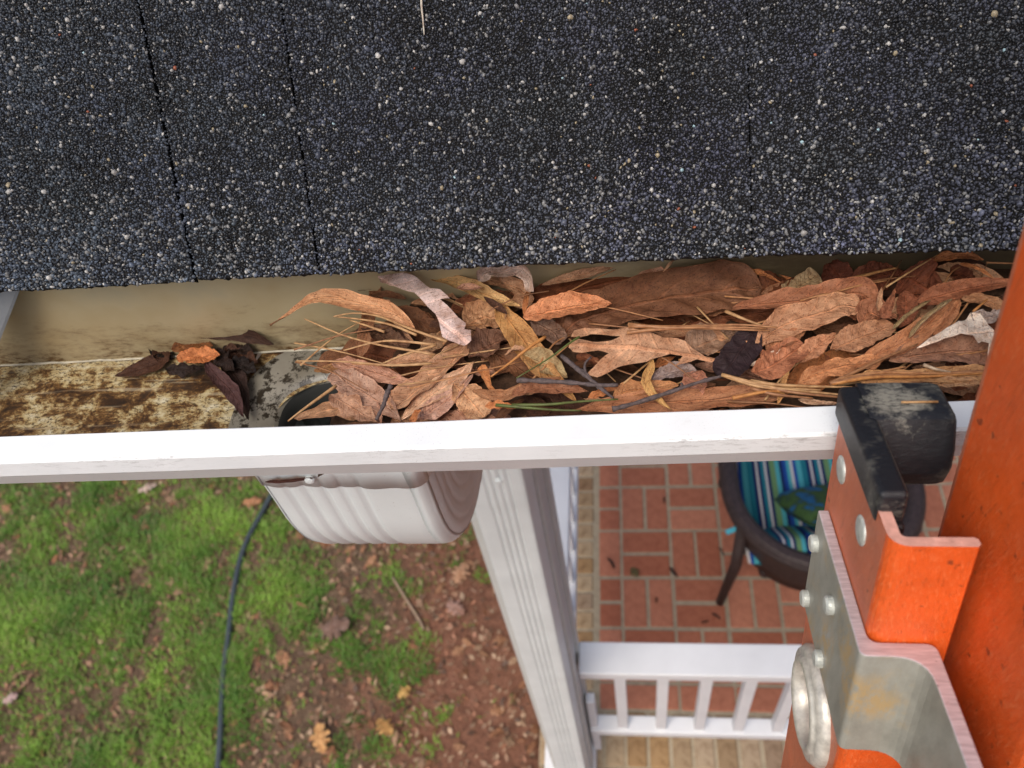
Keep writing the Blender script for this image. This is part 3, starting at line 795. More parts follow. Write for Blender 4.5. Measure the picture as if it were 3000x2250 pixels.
# sleeve of the outlet, its wavy lower rim, screws
slv = [(EX, EY, EZ + .02), (EX, EY, EZ - .006)]
n_ = len(prof); V = []; Fc = []
for r in range(2):
    for j, (u, v) in enumerate(spout_profile(.1055, .0785, 5, 5, .0009, 240, .14, .66, .016)):
        zz = EZ + .0145 if r == 0 else EZ - .0175 + .0009 * math.sin(j * .42) + .002 * math.sin(j * .06 + 1)
        V.append((EX + u * 1.006, EY + v * 1.008, zz))
for j in range(n_): j2 = (j + 1) % n_; Fc.append((j, j2, n_ + j2, n_ + j))
o = mesh('outlet_sleeve', V, Fc, M['spout'], ds, True); s = o.modifiers.new('s', 'SOLIDIFY'); s.thickness = .0004
def disc_head(name, c, nrm, r, h, mt, parent, ns=14):
    """domed fastener head"""
    c = Vector(c); nrm = Vector(nrm).normalized(); t = nrm.orthogonal().normalized(); w = nrm.cross(t)
    V = []; Fc = []
    for (k, hh) in ((1.0, -.3), (1.0, .45), (.82, .85), (.4, 1.0)):
        for i in range(ns):
            a = 2 * math.pi * i / ns; V.append(c + (t * math.cos(a) + w * math.sin(a)) * r * k + nrm * h * hh)
    for q in range(3):
        for i in range(ns): i2 = (i + 1) % ns; Fc.append((q * ns + i, q * ns + i2, (q + 1) * ns + i2, (q + 1) * ns + i))
    Fc.append(tuple(3 * ns + i for i in range(ns)))
    return mesh(name, V, Fc, mt, parent, True)
sc_p = aty(908, 1404, EY - .0405); disc_head('screw', sc_p, (0, -1, 0), .0030, .0022, M['spout'], ds)
for q in ((1385, 1402), (1462, 1408)): disc_head('screw', aty(*q, .6738), (0, -1, 0), .006, .004, M['spout'], ds)

# ------------------------------------------------------------------ extension ladder, leaning 17.6 degrees on the gutter lip
LA = Vector((.017, .303, .953)).normalized(); LX = Vector((1, 0, 0)); LX = (LX - LA * LX.dot(LA)).normalized(); LB = LX.cross(LA)
if LB.y > 0: LB = -LB
LF0 = Vector((.0825, .1315, 3.28 - .2596))
def LP(x, b, a): return LF0 + LX * x + LB * b + LA * a
foot = LP(.2, -.04, -3.585)
ld = empty('extension_ladder', foot); tag(ld, 'orange fibreglass extension ladder leaning on the gutter with black end cap', 'ladder')
def lad_extrude(name, prof, a0, a1, mt, capmt=None, mats=None, na=1):
    """closed profile of (x, b, material) extruded along the rail"""
    n = len(prof); V = []; Fc = []; mi = []
    for i in range(na + 1):
        for p in prof: V.append(LP(p[0], p[1], a0 + (a1 - a0) * i / na))
    for i in range(na):
        for k in range(n): k2 = (k + 1) % n; Fc.append((i * n + k, i * n + k2, (i + 1) * n + k2, (i + 1) * n + k)); mi.append(prof[k][2] if len(prof[k]) > 2 else 0)
    Fc.append(tuple(range(n - 1, -1, -1))); Fc.append(tuple(na * n + k for k in range(n))); cm = 1 if capmt else 0; mi += [cm, cm]
    o = mesh(name, V, Fc, mt, ld)
    if capmt: o.data.materials.append(capmt)
    for x in (mats or []): o.data.materials.append(x)
    for p, q in zip(o.data.polygons, mi): p.material_index = q
    return o
def channel(x0, b0, b1, fl, t, sgn=1, r=.006, cm=0, wm=2):
    """C channel: web outer face at x0, flanges towards sgn*x"""
    P = []
    def arc(cx, cb, rad, t0, t1, n, mt):
        for k in range(n + 1):
            a = R_(t0 + (t1 - t0) * k / n); P.append((cx + sgn * rad * math.cos(a), cb + rad * math.sin(a), mt))
    P.append((x0 + sgn * fl, b0 + .0012, 0)); P.append((x0 + sgn * (fl - .001), b0, 0))
    arc(x0 + sgn * r, b0 + r, r, 270, 180, 5, cm)
    P[-1] = (*P[-1][:2], wm)
    arc(x0 + sgn * r, b1 - r, r, 180, 90, 5, 0)
    P += [(x0 + sgn * (fl - .001), b1, 0), (x0 + sgn * fl, b1 - .0012, 0), (x0 + sgn * fl, b1 - t + .001, 0), (x0 + sgn * (fl - .001), b1 - t, 0)]
    arc(x0 + sgn * (r), b1 - r, r - t, 90, 180, 4, 0)
    arc(x0 + sgn * (r), b0 + r, r - t, 180, 270, 4, 0)
    P += [(x0 + sgn * (fl - .001), b0 + t, 0), (x0 + sgn * fl, b0 + t - .001, 0)]
    return P
lad_extrude('base_rail', channel(0, -.078, 0, .0275, .0042), -3.60, 0, M['orange'], M['cut'], [M['faded']], 12)
lad_extrude('base_rail', channel(.46, -.078, 0, .0275, .0042, -1), -3.60, 0, M['orange'], M['cut'], [M['faded']], 12)
lad_extrude('fly_rail', channel(.0322, -.047, .052, .03, .0042, 1, .010, 2, 0), -1.9, .95, M['orange'], M['cut'], [M['worn_lit_edge']], 12)
lad_extrude('fly_rail', channel(.4278, -.043, .052, .03, .0042, -1, .009), -1.9, .95, M['orange'], M['cut'], [M['orange']], 12)
RB, RA = -.0385, -.1390
def rung(x0, x1, b, a):
    V, Fc = tube_geo([LP(x0, b, a), LP(x1, b, a)], .0165, 16, LB); return mesh('rung', V, Fc, M['alu'], ld, True)
rungs = [rung(.002, .458, -.039 if k else RB, RA - .305 * k) for k in range(11)]
for k in range(9): rung(.037, .423, .006, .60 - .305 * k + .04)
def revolve(name, c, ax, prof, mt, parent, ns=28):
    ax = ax.normalized(); t = LB; w = LA; V = []; Fc = []
    for (r, h) in prof:
        for i in range(ns):
            a = 2 * math.pi * i / ns; V.append(c + (t * math.cos(a) + w * math.sin(a)) * r + ax * h)
    for q in range(len(prof) - 1):
        for i in range(ns): i2 = (i + 1) % ns; Fc.append((q * ns + i, q * ns + i2, (q + 1) * ns + i2, (q + 1) * ns + i))
    Fc.append(tuple((len(prof) - 1) * ns + i for i in range(ns)))
    return mesh(name, V, Fc, mt, parent, True)
revolve('swage_ring', LP(0, RB, RA), -LX, [(.0265, -.001), (.0265, .0025), (.0245, .0052), (.0218, .0048), (.0212, .0062), (.0192, .0072), (.0172, .0058), (.0165, .001), (.016, -.006), (.001, -.006)], M['ring'], rungs[0])
for k in range(1, 11): revolve('swage_ring', LP(0, -.039, RA - .305 * k), -LX, [(.025, -.001), (.025, .0025), (.021, .005), (.017, .004), (.0165, -.006), (.001, -.006)], M['ring'], rungs[k], 16)
for bb, aa in ((-.0600, -.0190), (-.0275, -.0200)): disc_head('rivet', LP(0, bb, aa), -LX, .0057, .0011, M['rivet'], ld, 20)
# guide bracket: sawn aluminium Z profile
def fillet(pts, rad):
    out = [pts[0]]
    for i in range(1, len(pts) - 1):
        p = Vector(pts[i]); d0 = (Vector(pts[i - 1]) - p).normalized(); d1 = (Vector(pts[i + 1]) - p).normalized(); r = rad[i - 1]
        for k in range(7):
            t = k / 6; out.append(tuple((p + d0 * r) * (1 - t) ** 2 + p * 2 * t * (1 - t) + (p + d1 * r) * t * t))
    return out + [pts[-1]]
left = fillet([(-.0046, -.0665), (-.0046, .0068), (.0172, .0068), (.0172, .078)], [.003, .011])
right = fillet([(-.0002, -.0665), (-.0002, .0006), (.0222, .0006), (.0222, .078)], [.004, .004])
prof = [(x, b, 0) for x, b in left] + [(x, b, 0) for x, b in reversed(right)]
br = lad_extrude('guide_bracket', prof, -.1025, -.0465, M['alu'], M['sawn'])
bv = br.modifiers.new('bevel', 'BEVEL'); bv.width = .0006; bv.segments = 2; bv.limit_method = 'ANGLE'; bv.angle_limit = R_(50)
for bb, aa in ((-.0605, -.0600), (-.0605, -.0940), (-.0290, -.0620), (-.0300, -.0960)):
    c = LP(-.0046, bb, aa); V, Fc = tube_geo([c + LX * .001, c - LX * .0022, c - LX * .0030], [.0038, .0038, .0030], 18, LA); mesh('rivet', V, Fc, M['rivet'], br)
# black end cap: boot over the web's top edge and a block over the rear flange
cp = MB()
def lh(x0, x1, b0, b1, a0, a1): return [LP(x, b, a) for a in (a0, a1) for x, b in ((x0, b0), (x1, b0), (x1, b1), (x0, b1))]
cp.hexa([tuple(p) for p in lh(-.0008, .0092, -.0795, -.0160, -.0062, .0080)])
cap = cp.build('end_cap', M['rubber'], ld, .0022, 3); cap.data.materials.append(M['rubber_grey'])
for p in cap.data.polygons:
    if Vector(p.normal).dot(LX) < -.9: p.material_index = 1
# block profile in (b, a), rounded nose
bl = [(-.0835, -.020), (-.0835, .0074), (-.0822, .0088), (-.0625, .0088), (-.0600, .0076), (-.0548, -.0035), (-.0535, -.0130), (-.0560, -.0205), (-.060, -.022)]
V = []; Fc = []; nb_ = len(bl); secs = [(.006, 1), (.020, 1), (.0330, .99), (.0358, .95), (.0370, .86)]
for (x, k) in secs:
    for (b_, a_) in bl: V.append(LP(x, -.066 + (b_ + .069) * k, -.004 + (a_ + .004) * k))
for i in range(len(secs) - 1):
    for k in range(nb_): k2 = (k + 1) % nb_; Fc.append((i * nb_ + k, i * nb_ + k2, (i + 1) * nb_ + k2, (i + 1) * nb_ + k))
Fc.append(tuple(range(nb_ - 1, -1, -1))); Fc.append(tuple((len(secs) - 1) * nb_ + k for k in range(nb_)))
cbk = mesh('cap_block', V, Fc, M['rubber'], cap, True); es_ = cbk.modifiers.new('e', 'EDGE_SPLIT'); es_.split_angle = R_(26)
cp = MB(); cp.hexa([tuple(p) for p in lh(.0043, .0098, -.036, -.0150, -.021, -.006)]); cp.build('cap_tongue', M['rubber'], cap, .0015, 2)
cp = MB(); cp.hexa([tuple(p) for p in lh(.0098, .0125, -.034, -.0170, -.021, -.018)]); cp.build('cap_hook', M['rubber'], cap, .0008, 2)

# ------------------------------------------------------------------ leaves
def set_lv(me, vals):
    at = me.attributes.new('lv', 'FLOAT_VECTOR', 'POINT'); at.data.foreach_set('vector', np.array(vals, np.float32).reshape(-1))
def shape_w(kind, t):
    if kind == 'lance': return max(0, math.sin(math.pi * min(1, t) ** .85)) ** .75
    if kind == 'blunt': return (min(1, t / .35) ** .8) * (1 - max(0, (t - .72) / .28) ** 3) ** .5 if t < 1 else 0
    if kind == 'strip': return min(1, t / .08) ** .5 * min(1, (1 - t) / .10) ** .5 if t < 1 else 0
    if kind == 'spike': return max(0, 1 - t) ** .7 * min(1, t / .1 + .2)
    if kind == 'lobed': return max(.10, (math.sin(math.pi * t ** .9) ** .6) * (.58 + .42 * abs(math.sin(3.2 * math.pi * t)))) if t < 1 else .05
    if kind == 'roll': return min(1, t / .1 + .25) * min(1, (1 - t) / .25 + .25)
def leaf_mesh(spine, half_w, kind, curl, tilt, wave, seed, nu=56, nv=10, up=Vector((0, 0, 1)), roll=0, rib=.022):
    P = smoothline(spine, nu); V = []; Fc = []; lv = []
    rs = random.Random(seed); ph = rs.uniform(0, 6.28); asym = rs.uniform(-.12, .12); fold = rs.uniform(.08, .42)
    for i in range(nu):
        t = i / (nu - 1)
        tg = Vector(P[min(i + 1, nu - 1)] - P[max(i - 1, 0)]).normalized()
        s = tg.cross(up)
        s.normalize(); nrm = s.cross(tg).normalized()
        sg = 1 if s.y > 0 else -1
        tl = (tilt + wave * .35 * math.sin(5 * t + ph)) * sg
        s2 = s * math.cos(tl) + nrm * math.sin(tl); n2 = nrm * math.cos(tl) - s * math.sin(tl)
        w = half_w * shape_w(kind, t)
        for j in range(nv + 1):
            q = -1 + 2 * j / nv
            ww = w * (1 + asym * q + .05 * math.sin(t * 23 + ph + 2 * q) + .10 * mnoise.noise(Vector((t * 17, math.copysign(3, q), seed * 2.3))))
            if roll:
                a = q * roll; lat = math.sin(a) / roll * ww; hgt = (1 - math.cos(a)) / roll * ww
            else:
                lat = q * ww * (1 - .18 * abs(curl) * q * q); hgt = curl * ww * q * q * .36 + fold * ww * (abs(q) - .5) * .8
            hgt += wave * half_w * .17 * math.sin(9 * t + ph + 1.7 * q) * abs(q)
            hgt += rib * half_w * math.sin(6.283 * (8.5 * t - .9 * abs(q))) * min(1, 3 * abs(q)) * (1.2 - abs(q))
            hgt += .13 * half_w * mnoise.noise(Vector((t * 14 + seed, q * 5, seed * 1.7)))
            hgt += .10 * half_w * mnoise.noise(Vector((t * 5 + seed, q * 2, seed * .7)))
            V.append(Vector(P[i]) + s2 * lat + n2 * hgt); lv.append((q, t, 0))
    for i in range(nu - 1):
        for j in range(nv): a = i * (nv + 1) + j; Fc.append((a, a + 1, a + nv + 2, a + nv + 1))
    return V, Fc, lv
Z4 = lambda p: (p[0] * .42194, 750 + p[1] * .42194)
Z5 = lambda p: (750 + p[0] * .36166, 750 + p[1] * .36166)
Z6 = lambda p: (1500 + p[0] * .36166, 720 + p[1] * .36166)
Z7 = lambda p: (2200 + p[0] * .36166, 700 + p[1] * .36166)
SC = {Z4: .42194, Z5: .36166, Z6: .36166, Z7: .36166}
lc = [0]
ALL_LEAVES = []
def leaf_obj(name, V, Fc, lv, colr, label, group=None, cat='leaf', mt=None):
    c = np.mean([tuple(v) for v in V], 0)
    o = mesh(name, V, Fc, mt or M['leaf'], smooth=True, base=c); set_lv(o.data, lv)
    lum = sum(colr) / 3; big_ = max(colr) > .2
    colr = [q * .92 + lum * .08 * k_ for q, k_ in zip(colr, (1.1, 1.0, 1.0))] if big_ else colr
    o.color = (*[min(.8, q * (1.45 if big_ else 1)) for q in colr], 1); tag(o, label, cat, group); return o
def hero(Z, pts, wpx, colr, kind, label, w=None, curl=.35, tilt=0., wave=.5, arch=0., roll=0, name='dry_leaf', dw=None, rib=.022):
    """spine and width read off the photograph, laid on the litter at height w below the lip"""
    i = lc[0]; lc[0] += 1
    w = (-.0235 + .00022 * i) if w is None else w
    sp = []
    for k, p in enumerate(pts):
        ww = w + (dw[k] if dw else 0)
        sp.append(gut(*Z(p), ww))
    n = len(sp)
    for k in range(n): sp[k] = sp[k] + np.array([0, 0, arch * math.sin(math.pi * k / max(1, n - 1))])
    k = n // 2; tg = sp[min(k + 1, n - 1)] - sp[max(k - 1, 0)]; s = np.cross(tg, (0, 0, 1)); s /= np.linalg.norm(s)
    ppm = np.linalg.norm(proj(sp[k] + s * .005) - proj(sp[k] - s * .005)) / .01
    hw = wpx * SC[Z] / ppm / 2 * 1.14
    V, Fc, lv = leaf_mesh(sp, hw, kind, curl, tilt, wave, i + 1, roll=roll, rib=rib)
    return leaf_obj(name, V, Fc, lv, colr, label)
# colours of dry leaves
TAN, PTAN, OCH, ORG, BRN, RBR, DRK, PUR, LIL, CRM, YEL, OLV, PNK = (.42, .235, .125), (.52, .33, .20), (.36, .19, .06), (.40, .15, .045), (.17, .075, .034), (.185, .062, .024), (.075, .032, .017), (.032, .017, .019), (.50, .39, .36), (.58, .47, .37), (.52, .33, .13), (.30, .22, .10), (.38, .20, .125)
# leaf mould under the pile, sloping down to the outlet
V = []; Fc = []; nx_, nv_ = 90, 22
for i in range(nx_ + 1):
    x = -.165 + (GX1 - .02 + .165) * (i / nx_) ** 1.6
    for j in range(nv_ + 1):
        v = .012 + (VB - .014) * j / nv_
        ramp_ = min(1, max(0, (x + .165) / .05))
        w = WF + .002 + ramp_ * (.036 + .006 * mnoise.noise(Vector((x * 45, v * 45, 0)))) * (1 - .12 * abs(j / nv_ - .5))
        V.append(G(x, v, w))
for i in range(nx_):
    for j in range(nv_): a = i * (nv_ + 1) + j; Fc.append((a, a + nv_ + 1, a + nv_ + 2, a + 1))
tag(mesh('leaf_mould', V, Fc, M['compost'], smooth=True), 'dark leaf mould packed under the dry leaves in the gutter', 'leaf mould', kind='stuff')
# filler leaves, lying every way below the ones that can be told apart
fill_cols = [BRN, RBR, TAN, BRN, DRK, ORG, PNK, RBR, TAN]
fill_names = {BRN: 'brown', RBR: 'rust brown', TAN: 'tan', DRK: 'very dark brown', ORG: 'orange', PNK: 'pinkish tan'}
frs = random.Random(21)
for k in range(205):
    small = k >= 150
    x = frs.uniform(-.155, .26) if k < 125 or small else frs.uniform(.30, .7); v = frs.uniform(.006, VB - .006)
    w = -.0375 + .013 * frs.random() - (max(0, -.115 - x) * .5) + (.004 if v > .07 else 0)
    if small: w += frs.uniform(.010, .018)
    an = frs.gauss(0, .75 if small else .55) + (math.pi if frs.random() < .5 else 0); L_ = frs.uniform(.010, .024) if small else frs.uniform(.025, .055)
    c = np.array(G(x, v, w)); d = np.array([math.cos(an), math.sin(an) * .8, frs.uniform(-.16, .16)])
    sp = [c - d * L_ * .5, c + np.array([0, 0, frs.uniform(-.001, .004)]), c + d * L_ * .5]
    for q in sp:
        q[1] = min(max(q[1], GY0 + GDY * q[0] + .003), GY0 + GDY * q[0] + VB - .002)
    V, Fc, lv = leaf_mesh(sp, frs.uniform(.0012, .0035) if small else frs.uniform(.005, .011), frs.choice(['lance', 'blunt', 'lance', 'lobed']), frs.uniform(-.3, .7), frs.uniform(-.4, .4), frs.uniform(.2, .9), 500 + k, 22, 6)
    cl = frs.choice(fill_cols); f_ = frs.uniform(.9, 1.25)
    leaf_obj('dry_leaf', V, Fc, lv, tuple(c_ * f_ for c_ in cl), ('tiny %s leaf scrap among the larger leaves in the gutter' if small else 'small %s leaf half buried in the leaf pile filling the gutter') % fill_names[cl], 'dry leaves packed in the gutter')

# --- wet leaves stuck by the outlet (left of the pile)
wz = WF
for k_, (pp, ww_, cl_) in enumerate((([(1050, 700), (1120, 660), (1200, 700)], 130, (.03, .016, .012)), ([(1150, 780), (1280, 790), (1400, 780)], 90, (.045, .022, .015)), ([(1540, 600), (1640, 640), (1760, 660)], 110, (.05, .024, .014)), ([(1600, 740), (1680, 760), (1780, 800)], 120, (.028, .015, .012)), ([(1480, 660), (1560, 720), (1620, 800)], 130, (.04, .018, .012)))):
    hero(Z4, pp, ww_, tuple(q * .5 for q in cl_), 'lobed', 'rotten black leaf scrap in the wet clump by the outlet', wz + .003 + .002 * k_, .4, .2, 1.0)['group'] = 'rotten scraps by the outlet'
hero(Z4, [(1090, 620), (1120, 720), (1000, 780), (800, 835)], 95, DRK, 'lance', 'black rotten leaf scrap flattened on the stained gutter floor', wz + .004, .3, 0, .8)
hero(Z4, [(1560, 650), (1660, 700), (1790, 740)], 140, DRK, 'lobed', 'dark soggy lobed leaf beside the outlet flange', wz + .006, .4, .2, .9)
hero(Z4, [(1190, 650), (1330, 600), (1480, 620)], 90, (.20, .075, .02), 'lance', 'wet orange brown leaf tucked under a long dark leaf', wz + .010, .2, .3, .5)
hero(Z4, [(1240, 560), (1400, 525), (1600, 530), (1780, 570), (1900, 615)], 95, (.05, .022, .012), 'lance', 'long dark wet leaf standing against the gutter back wall', wz + .016, .3, .8, .4)
hero(Z4, [(1510, 640), (1600, 780), (1680, 920), (1725, 1140)], 125, (.035, .018, .014), 'lance', 'black wet leaf beneath a purplish one beside the outlet', wz + .006, .4, 0, .4)
hero(Z4, [(1225, 705), (1330, 700), (1430, 695), (1530, 685)], 125, (.42, .15, .045), 'lance', 'small bright orange wet leaf near the outlet', wz + .014, .25, 0, .4)
hero(Z4, [(1425, 730), (1500, 830), (1590, 920), (1650, 1010), (1690, 1120)], 115, (.085, .042, .042), 'lance', 'purplish brown narrow wet leaf pointing at the gutter lip', wz + .012, .5, 0, .3)

# --- left end of the pile
hero(Z5, [(660, 210), (820, 230), (960, 230), (1020, 170)], 90, BRN, 'lance', 'dull brown leaf tucked under the shingle edge at pile end', None, .4, .3)
hero(Z5, [(960, 180), (980, 300), (930, 450), (900, 600), (850, 830)], 110, (.24, .11, .05), 'strip', 'long brown leaf standing on end at the pile edge', None, .5, .2)
hero(Z5, [(1080, 430), (1250, 500), (1420, 590), (1560, 560)], 130, BRN, 'lance', 'brown leaf in the shade under the lilac grey leaf', None, .5, .2)
hero(Z5, [(950, 560), (1010, 640), (1120, 700), (1260, 700)], 170, (.16, .085, .05), 'blunt', 'dull hollow brown leaf behind the crossing pine needles', None, .7, 0)
hero(Z5, [(1060, 880), (1200, 850), (1350, 830), (1500, 830)], 120, TAN, 'lance', 'tan leaf lying across the middle of the needle fan', None, .3)
hero(Z5, [(1330, 760), (1450, 700), (1540, 640), (1600, 590)], 130, (.26, .15, .075), 'lance', 'dull tan leaf touching the tip of the lilac leaf', None, .3)
hero(Z5, [(470, 930), (560, 920), (680, 910), (800, 930)], 70, (.26, .13, .045), 'lance', 'small ochre leaf tip poking out over the outlet', None, .2)
hero(Z5, [(600, 1120), (720, 1190), (850, 1270), (980, 1340)], 190, (.35, .20, .12), 'lobed', 'pointed lobed tan leaf overhanging the outlet hole', None, .2, 0, .5)
hero(Z5, [(1180, 1330), (1020, 1200), (850, 1090), (720, 1010), (630, 930)], 200, (.33, .20, .135), 'blunt', 'broad mauve tan leaf pointing at the outlet hole', None, .25, .15)
hero(Z5, [(1300, 1040), (1100, 985), (900, 930), (760, 885), (625, 860)], 130, PNK, 'blunt', 'long pinkish tan leaf with rounded end over the outlet', None, .3)
hero(Z5, [(1300, 1330), (1420, 1250), (1560, 1150), (1760, 960)], 140, (.40, .235, .165), 'lance', 'flat pinkish leaf against the gutter lip beside the crossed leaves', None, .2)
hero(Z5, [(1180, 1330), (1330, 1190), (1480, 1080), (1640, 980), (1770, 850)], 150, PTAN, 'lance', 'long speckled tan leaf running from the lip into the pile', None, .45)
hero(Z5, [(1700, 730), (1560, 860), (1420, 990), (1250, 1120), (1090, 1240)], 190, TAN, 'strip', 'broad two toned tan leaf crossing the pile end diagonally', None, .3, -.15)
hero(Z5, [(1600, 1030), (1680, 1110), (1760, 1200), (1850, 1310)], 220, (.44, .245, .12), 'blunt', 'orange tan leaf with dark veins dipping to the gutter lip', None, .25)
hero(Z5, [(1050, 360), (1100, 470), (1180, 580), (1280, 700)], 90, TAN, 'spike', 'tan leaf fold standing up beside the pale curled leaf', None, .6, .5)
hero(Z5, [(1300, 610), (1200, 530), (1050, 455), (850, 420), (640, 375), (500, 375), (330, 450), (115, 565)], 118, (.43, .225, .105), 'lance', 'twisted pale orange leaf reaching out over the bare gutter', -.006, .5, .25, .9, .004)
hero(Z5, [(1790, 200), (1960, 210), (2120, 260), (2180, 340), (2080, 400)], 120, TAN, 'strip', 'curled tan leaf edge arching under the shingles', None, .7, .3)
hero(Z5, [(1480, 160), (1650, 170), (1850, 190), (2000, 230)], 110, (.30, .16, .075), 'lance', 'brown tan leaf jammed under the shingle edge behind the yellow leaf', None, .3, .2)
hero(Z5, [(1720, 820), (1850, 740), (1980, 680), (2090, 680)], 200, (.17, .085, .05), 'lance', 'dull brown ribbed leaf folded beside the lilac leaf tip', None, .6, -.2, .8)
hero(Z5, [(1690, 590), (1780, 520), (1880, 490), (2020, 520)], 210, (.33, .175, .08), 'blunt', 'small rounded tan leaf between lilac and ochre leaves', None, .3, .1)
# lilac grey oak leaf: two halves of one blade
lc[0] += 1
hero(Z5, [(1370, 165), (1560, 215), (1750, 290), (1950, 370), (2150, 410)], 120, YEL, 'lance', 'yellowish tan leaf slanting out from under the shingles', None, .35, .1, .3, .003)
hero(Z5, [(1800, 200), (1880, 125), (2000, 130), (2110, 95), (2200, 160), (2240, 290)], 85, (.48, .36, .29), 'strip', 'wavy pale leaf rim curling up at the shingle edge', -.002, .3, .6, 1.2)
hero(Z5, [(1940, 375), (2050, 520), (2170, 680), (2290, 850), (2400, 980), (2600, 1180)], 210, OCH, 'lance', 'ochre brown leaf pointing down from the shingles to the lip', None, .25, .1, .3)
hero(Z6, [(90, 890), (200, 930), (320, 990), (450, 1070)], 190, OLV, 'lance', 'rolled olive tan leaf end over grey twigs', None, .9, .2, .3)
hero(Z5, [(1820, 890), (1870, 980), (1900, 1060), (1960, 1110)], 90, (.42, .17, .05), 'spike', 'small orange leaf scrap curled upright near the lip', None, .6, .4)
hero(Z5, [(1750, 1090), (1900, 1130), (2050, 1130), (2230, 1040), (2500, 980)], 85, (.26, .12, .05), 'lance', 'long brown leaf with curled rim near the green needles', None, .8, .3)

# --- middle of the pile
hero(Z6, [(100, 440), (400, 380), (800, 290), (1200, 220), (1700, 190), (2050, 330)], 260, RBR, 'lance', 'large dark red brown leaf lying under the shingle edge', -.022, .2, .1, .4)
hero(Z6, [(400, 760), (480, 660), (650, 590), (900, 520), (1300, 430), (1700, 370), (2025, 340)], 330, (.19, .085, .042), 'blunt', 'large brown leaf with raised ribs across the pile', -.017, .15, .12, .5, .003, rib=.09)
hero(Z6, [(240, 320), (450, 265), (650, 215), (860, 160)], 55, TAN, 'lance', 'thin tan leaf edge along the top of the large brown leaf', None, .4, .5)
hero(Z6, [(140, 600), (240, 650), (330, 700), (400, 790)], 160, (.20, .12, .08), 'blunt', 'grey brown leaf below the orange pointed leaf', None, .3)
hero(Z6, [(90, 580), (300, 540), (550, 495), (810, 468)], 175, (.45, .185, .075), 'lance', 'clean orange pointed leaf with pale midrib on top of the pile', -.0085, .25, .05, .15, .002)
hero(Z6, [(1140, 800), (1240, 720), (1400, 690), (1560, 700), (1740, 770)], 70, (.33, .17, .08), 'strip', 'arched tan leaf edge behind the lobed oak leaf', None, .6, .5)
hero(Z6, [(1400, 850), (1520, 800), (1680, 740), (1850, 700)], 230, (.21, .125, .075), 'lance', 'dull brown leaf in the hollow beside the dark purple leaf', None, .6)
hero(Z6, [(1540, 1010), (1500, 1070), (1470, 1140), (1440, 1210)], 190, (.30, .13, .075), 'blunt', 'reddish leaf stalk end below the lobed oak leaf', None, .3)
hero(Z6, [(1130, 1080), (1250, 1040), (1380, 1010), (1500, 1010)], 120, (.23, .175, .155), 'lance', 'grey leaf under the lobed oak leaf near twigs', None, .3)
hero(Z6, [(500, 1330), (800, 1290), (1150, 1270), (1500, 1250), (1900, 1220), (2230, 1190)], 160, (.30, .13, .055), 'blunt', 'long reddish brown leaf lying along the gutter lip', None, .2, .1)
hero(Z6, [(0, 1210), (150, 1165), (350, 1150), (620, 1180)], 120, (.26, .11, .05), 'lance', 'brown leaf under the grey twig near the lip', None, .35)
hero(Z6, [(820, 1235), (950, 1170), (1150, 1145), (1350, 1130)], 130, (.36, .165, .06), 'lance', 'orange brown leaf with pale vein beside the slanting twig', None, .3)
hero(Z6, [(1990, 640), (1920, 740), (1840, 860), (1760, 970), (1680, 1070)], 245, PUR, 'blunt', 'very dark purple leaf among the tan ones', -.0085, .2, 0, .2)
hero(Z6, [(1125, 890), (1130, 980), (1090, 1090), (1130, 1180), (1200, 1250), (1290, 1330)], 75, (.45, .26, .08), 'lance', 'narrow yellowish leaf twisting down to the lip', -.008, .6, .3, .8)

# --- right of the dark leaf
hero(Z7, [(0, 310), (100, 350), (200, 400), (300, 450)], 130, DRK, 'lance', 'dark brown leaf in the shade by the shingles', -.026, .3)
hero(Z7, [(620, 170), (680, 260), (740, 350), (800, 420)], 230, (.14, .04, .02), 'blunt', 'dark red leaf standing against the gutter back', -.021, .2, .4)
hero(Z7, [(800, 350), (950, 320), (1100, 290), (1230, 260)], 190, (.15, .045, .02), 'lance', 'dark red brown leaf behind the two brown pine needles', -.020, .3, .3)
hero(Z7, [(1210, 280), (1300, 330), (1430, 400), (1560, 380)], 280, (.175, .052, .022), 'blunt', 'broad rust red leaf near the gutter back wall', -.019, .3, .35)
hero(Z7, [(1240, 420), (1260, 520), (1250, 620), (1200, 720)], 170, (.21, .07, .032), 'lance', 'rust brown leaf hanging between the rolled olive leaves', -.018, .4)
hero(Z7, [(1620, 230), (1720, 290), (1820, 350)], 110, (.15, .045, .02), 'lance', 'small dark red leaf tip against the back wall near the fly rail', -.018, .3, .4)
hero(Z7, [(280, 460), (350, 410), (450, 350), (550, 290)], 150, (.27, .19, .095), 'strip', 'upright olive tan leaf in the shade behind the needles', -.016, .3, .3)
hero(Z7, [(-150, 560), (100, 520), (400, 490), (700, 450), (870, 430), (1010, 520)], 170, (.25, .10, .045), 'blunt', 'long rust brown leaf bending over behind the smooth tan leaf', None, .3, .2)
hero(Z7, [(900, 690), (960, 590), (1060, 620), (1180, 640)], 150, (.24, .095, .042), 'lance', 'rust leaf under the upright leaf spikes', None, .3)
hero(Z7, [(1120, 980), (1350, 930), (1600, 900), (1850, 900), (1990, 960)], 260, (.25, .125, .07), 'blunt', 'broad dull brown leaf below the cream leaf', None, .2, .1)
hero(Z7, [(-60, 830), (60, 790), (200, 720), (340, 670)], 100, (.36, .18, .085), 'lance', 'narrow tan leaf beside the dark purple leaf', None, .4)
hero(Z7, [(120, 900), (220, 850), (330, 800), (440, 740)], 150, (.28, .12, .05), 'lance', 'brown leaf between the pale rim and the smooth tan leaf', None, .4)
hero(Z7, [(30, 900), (150, 780), (320, 690), (560, 620), (740, 550), (885, 560)], 215, (.37, .19, .095), 'blunt', 'smooth tan round ended leaf with a dark crease', None, .2, .1, .4, .002)
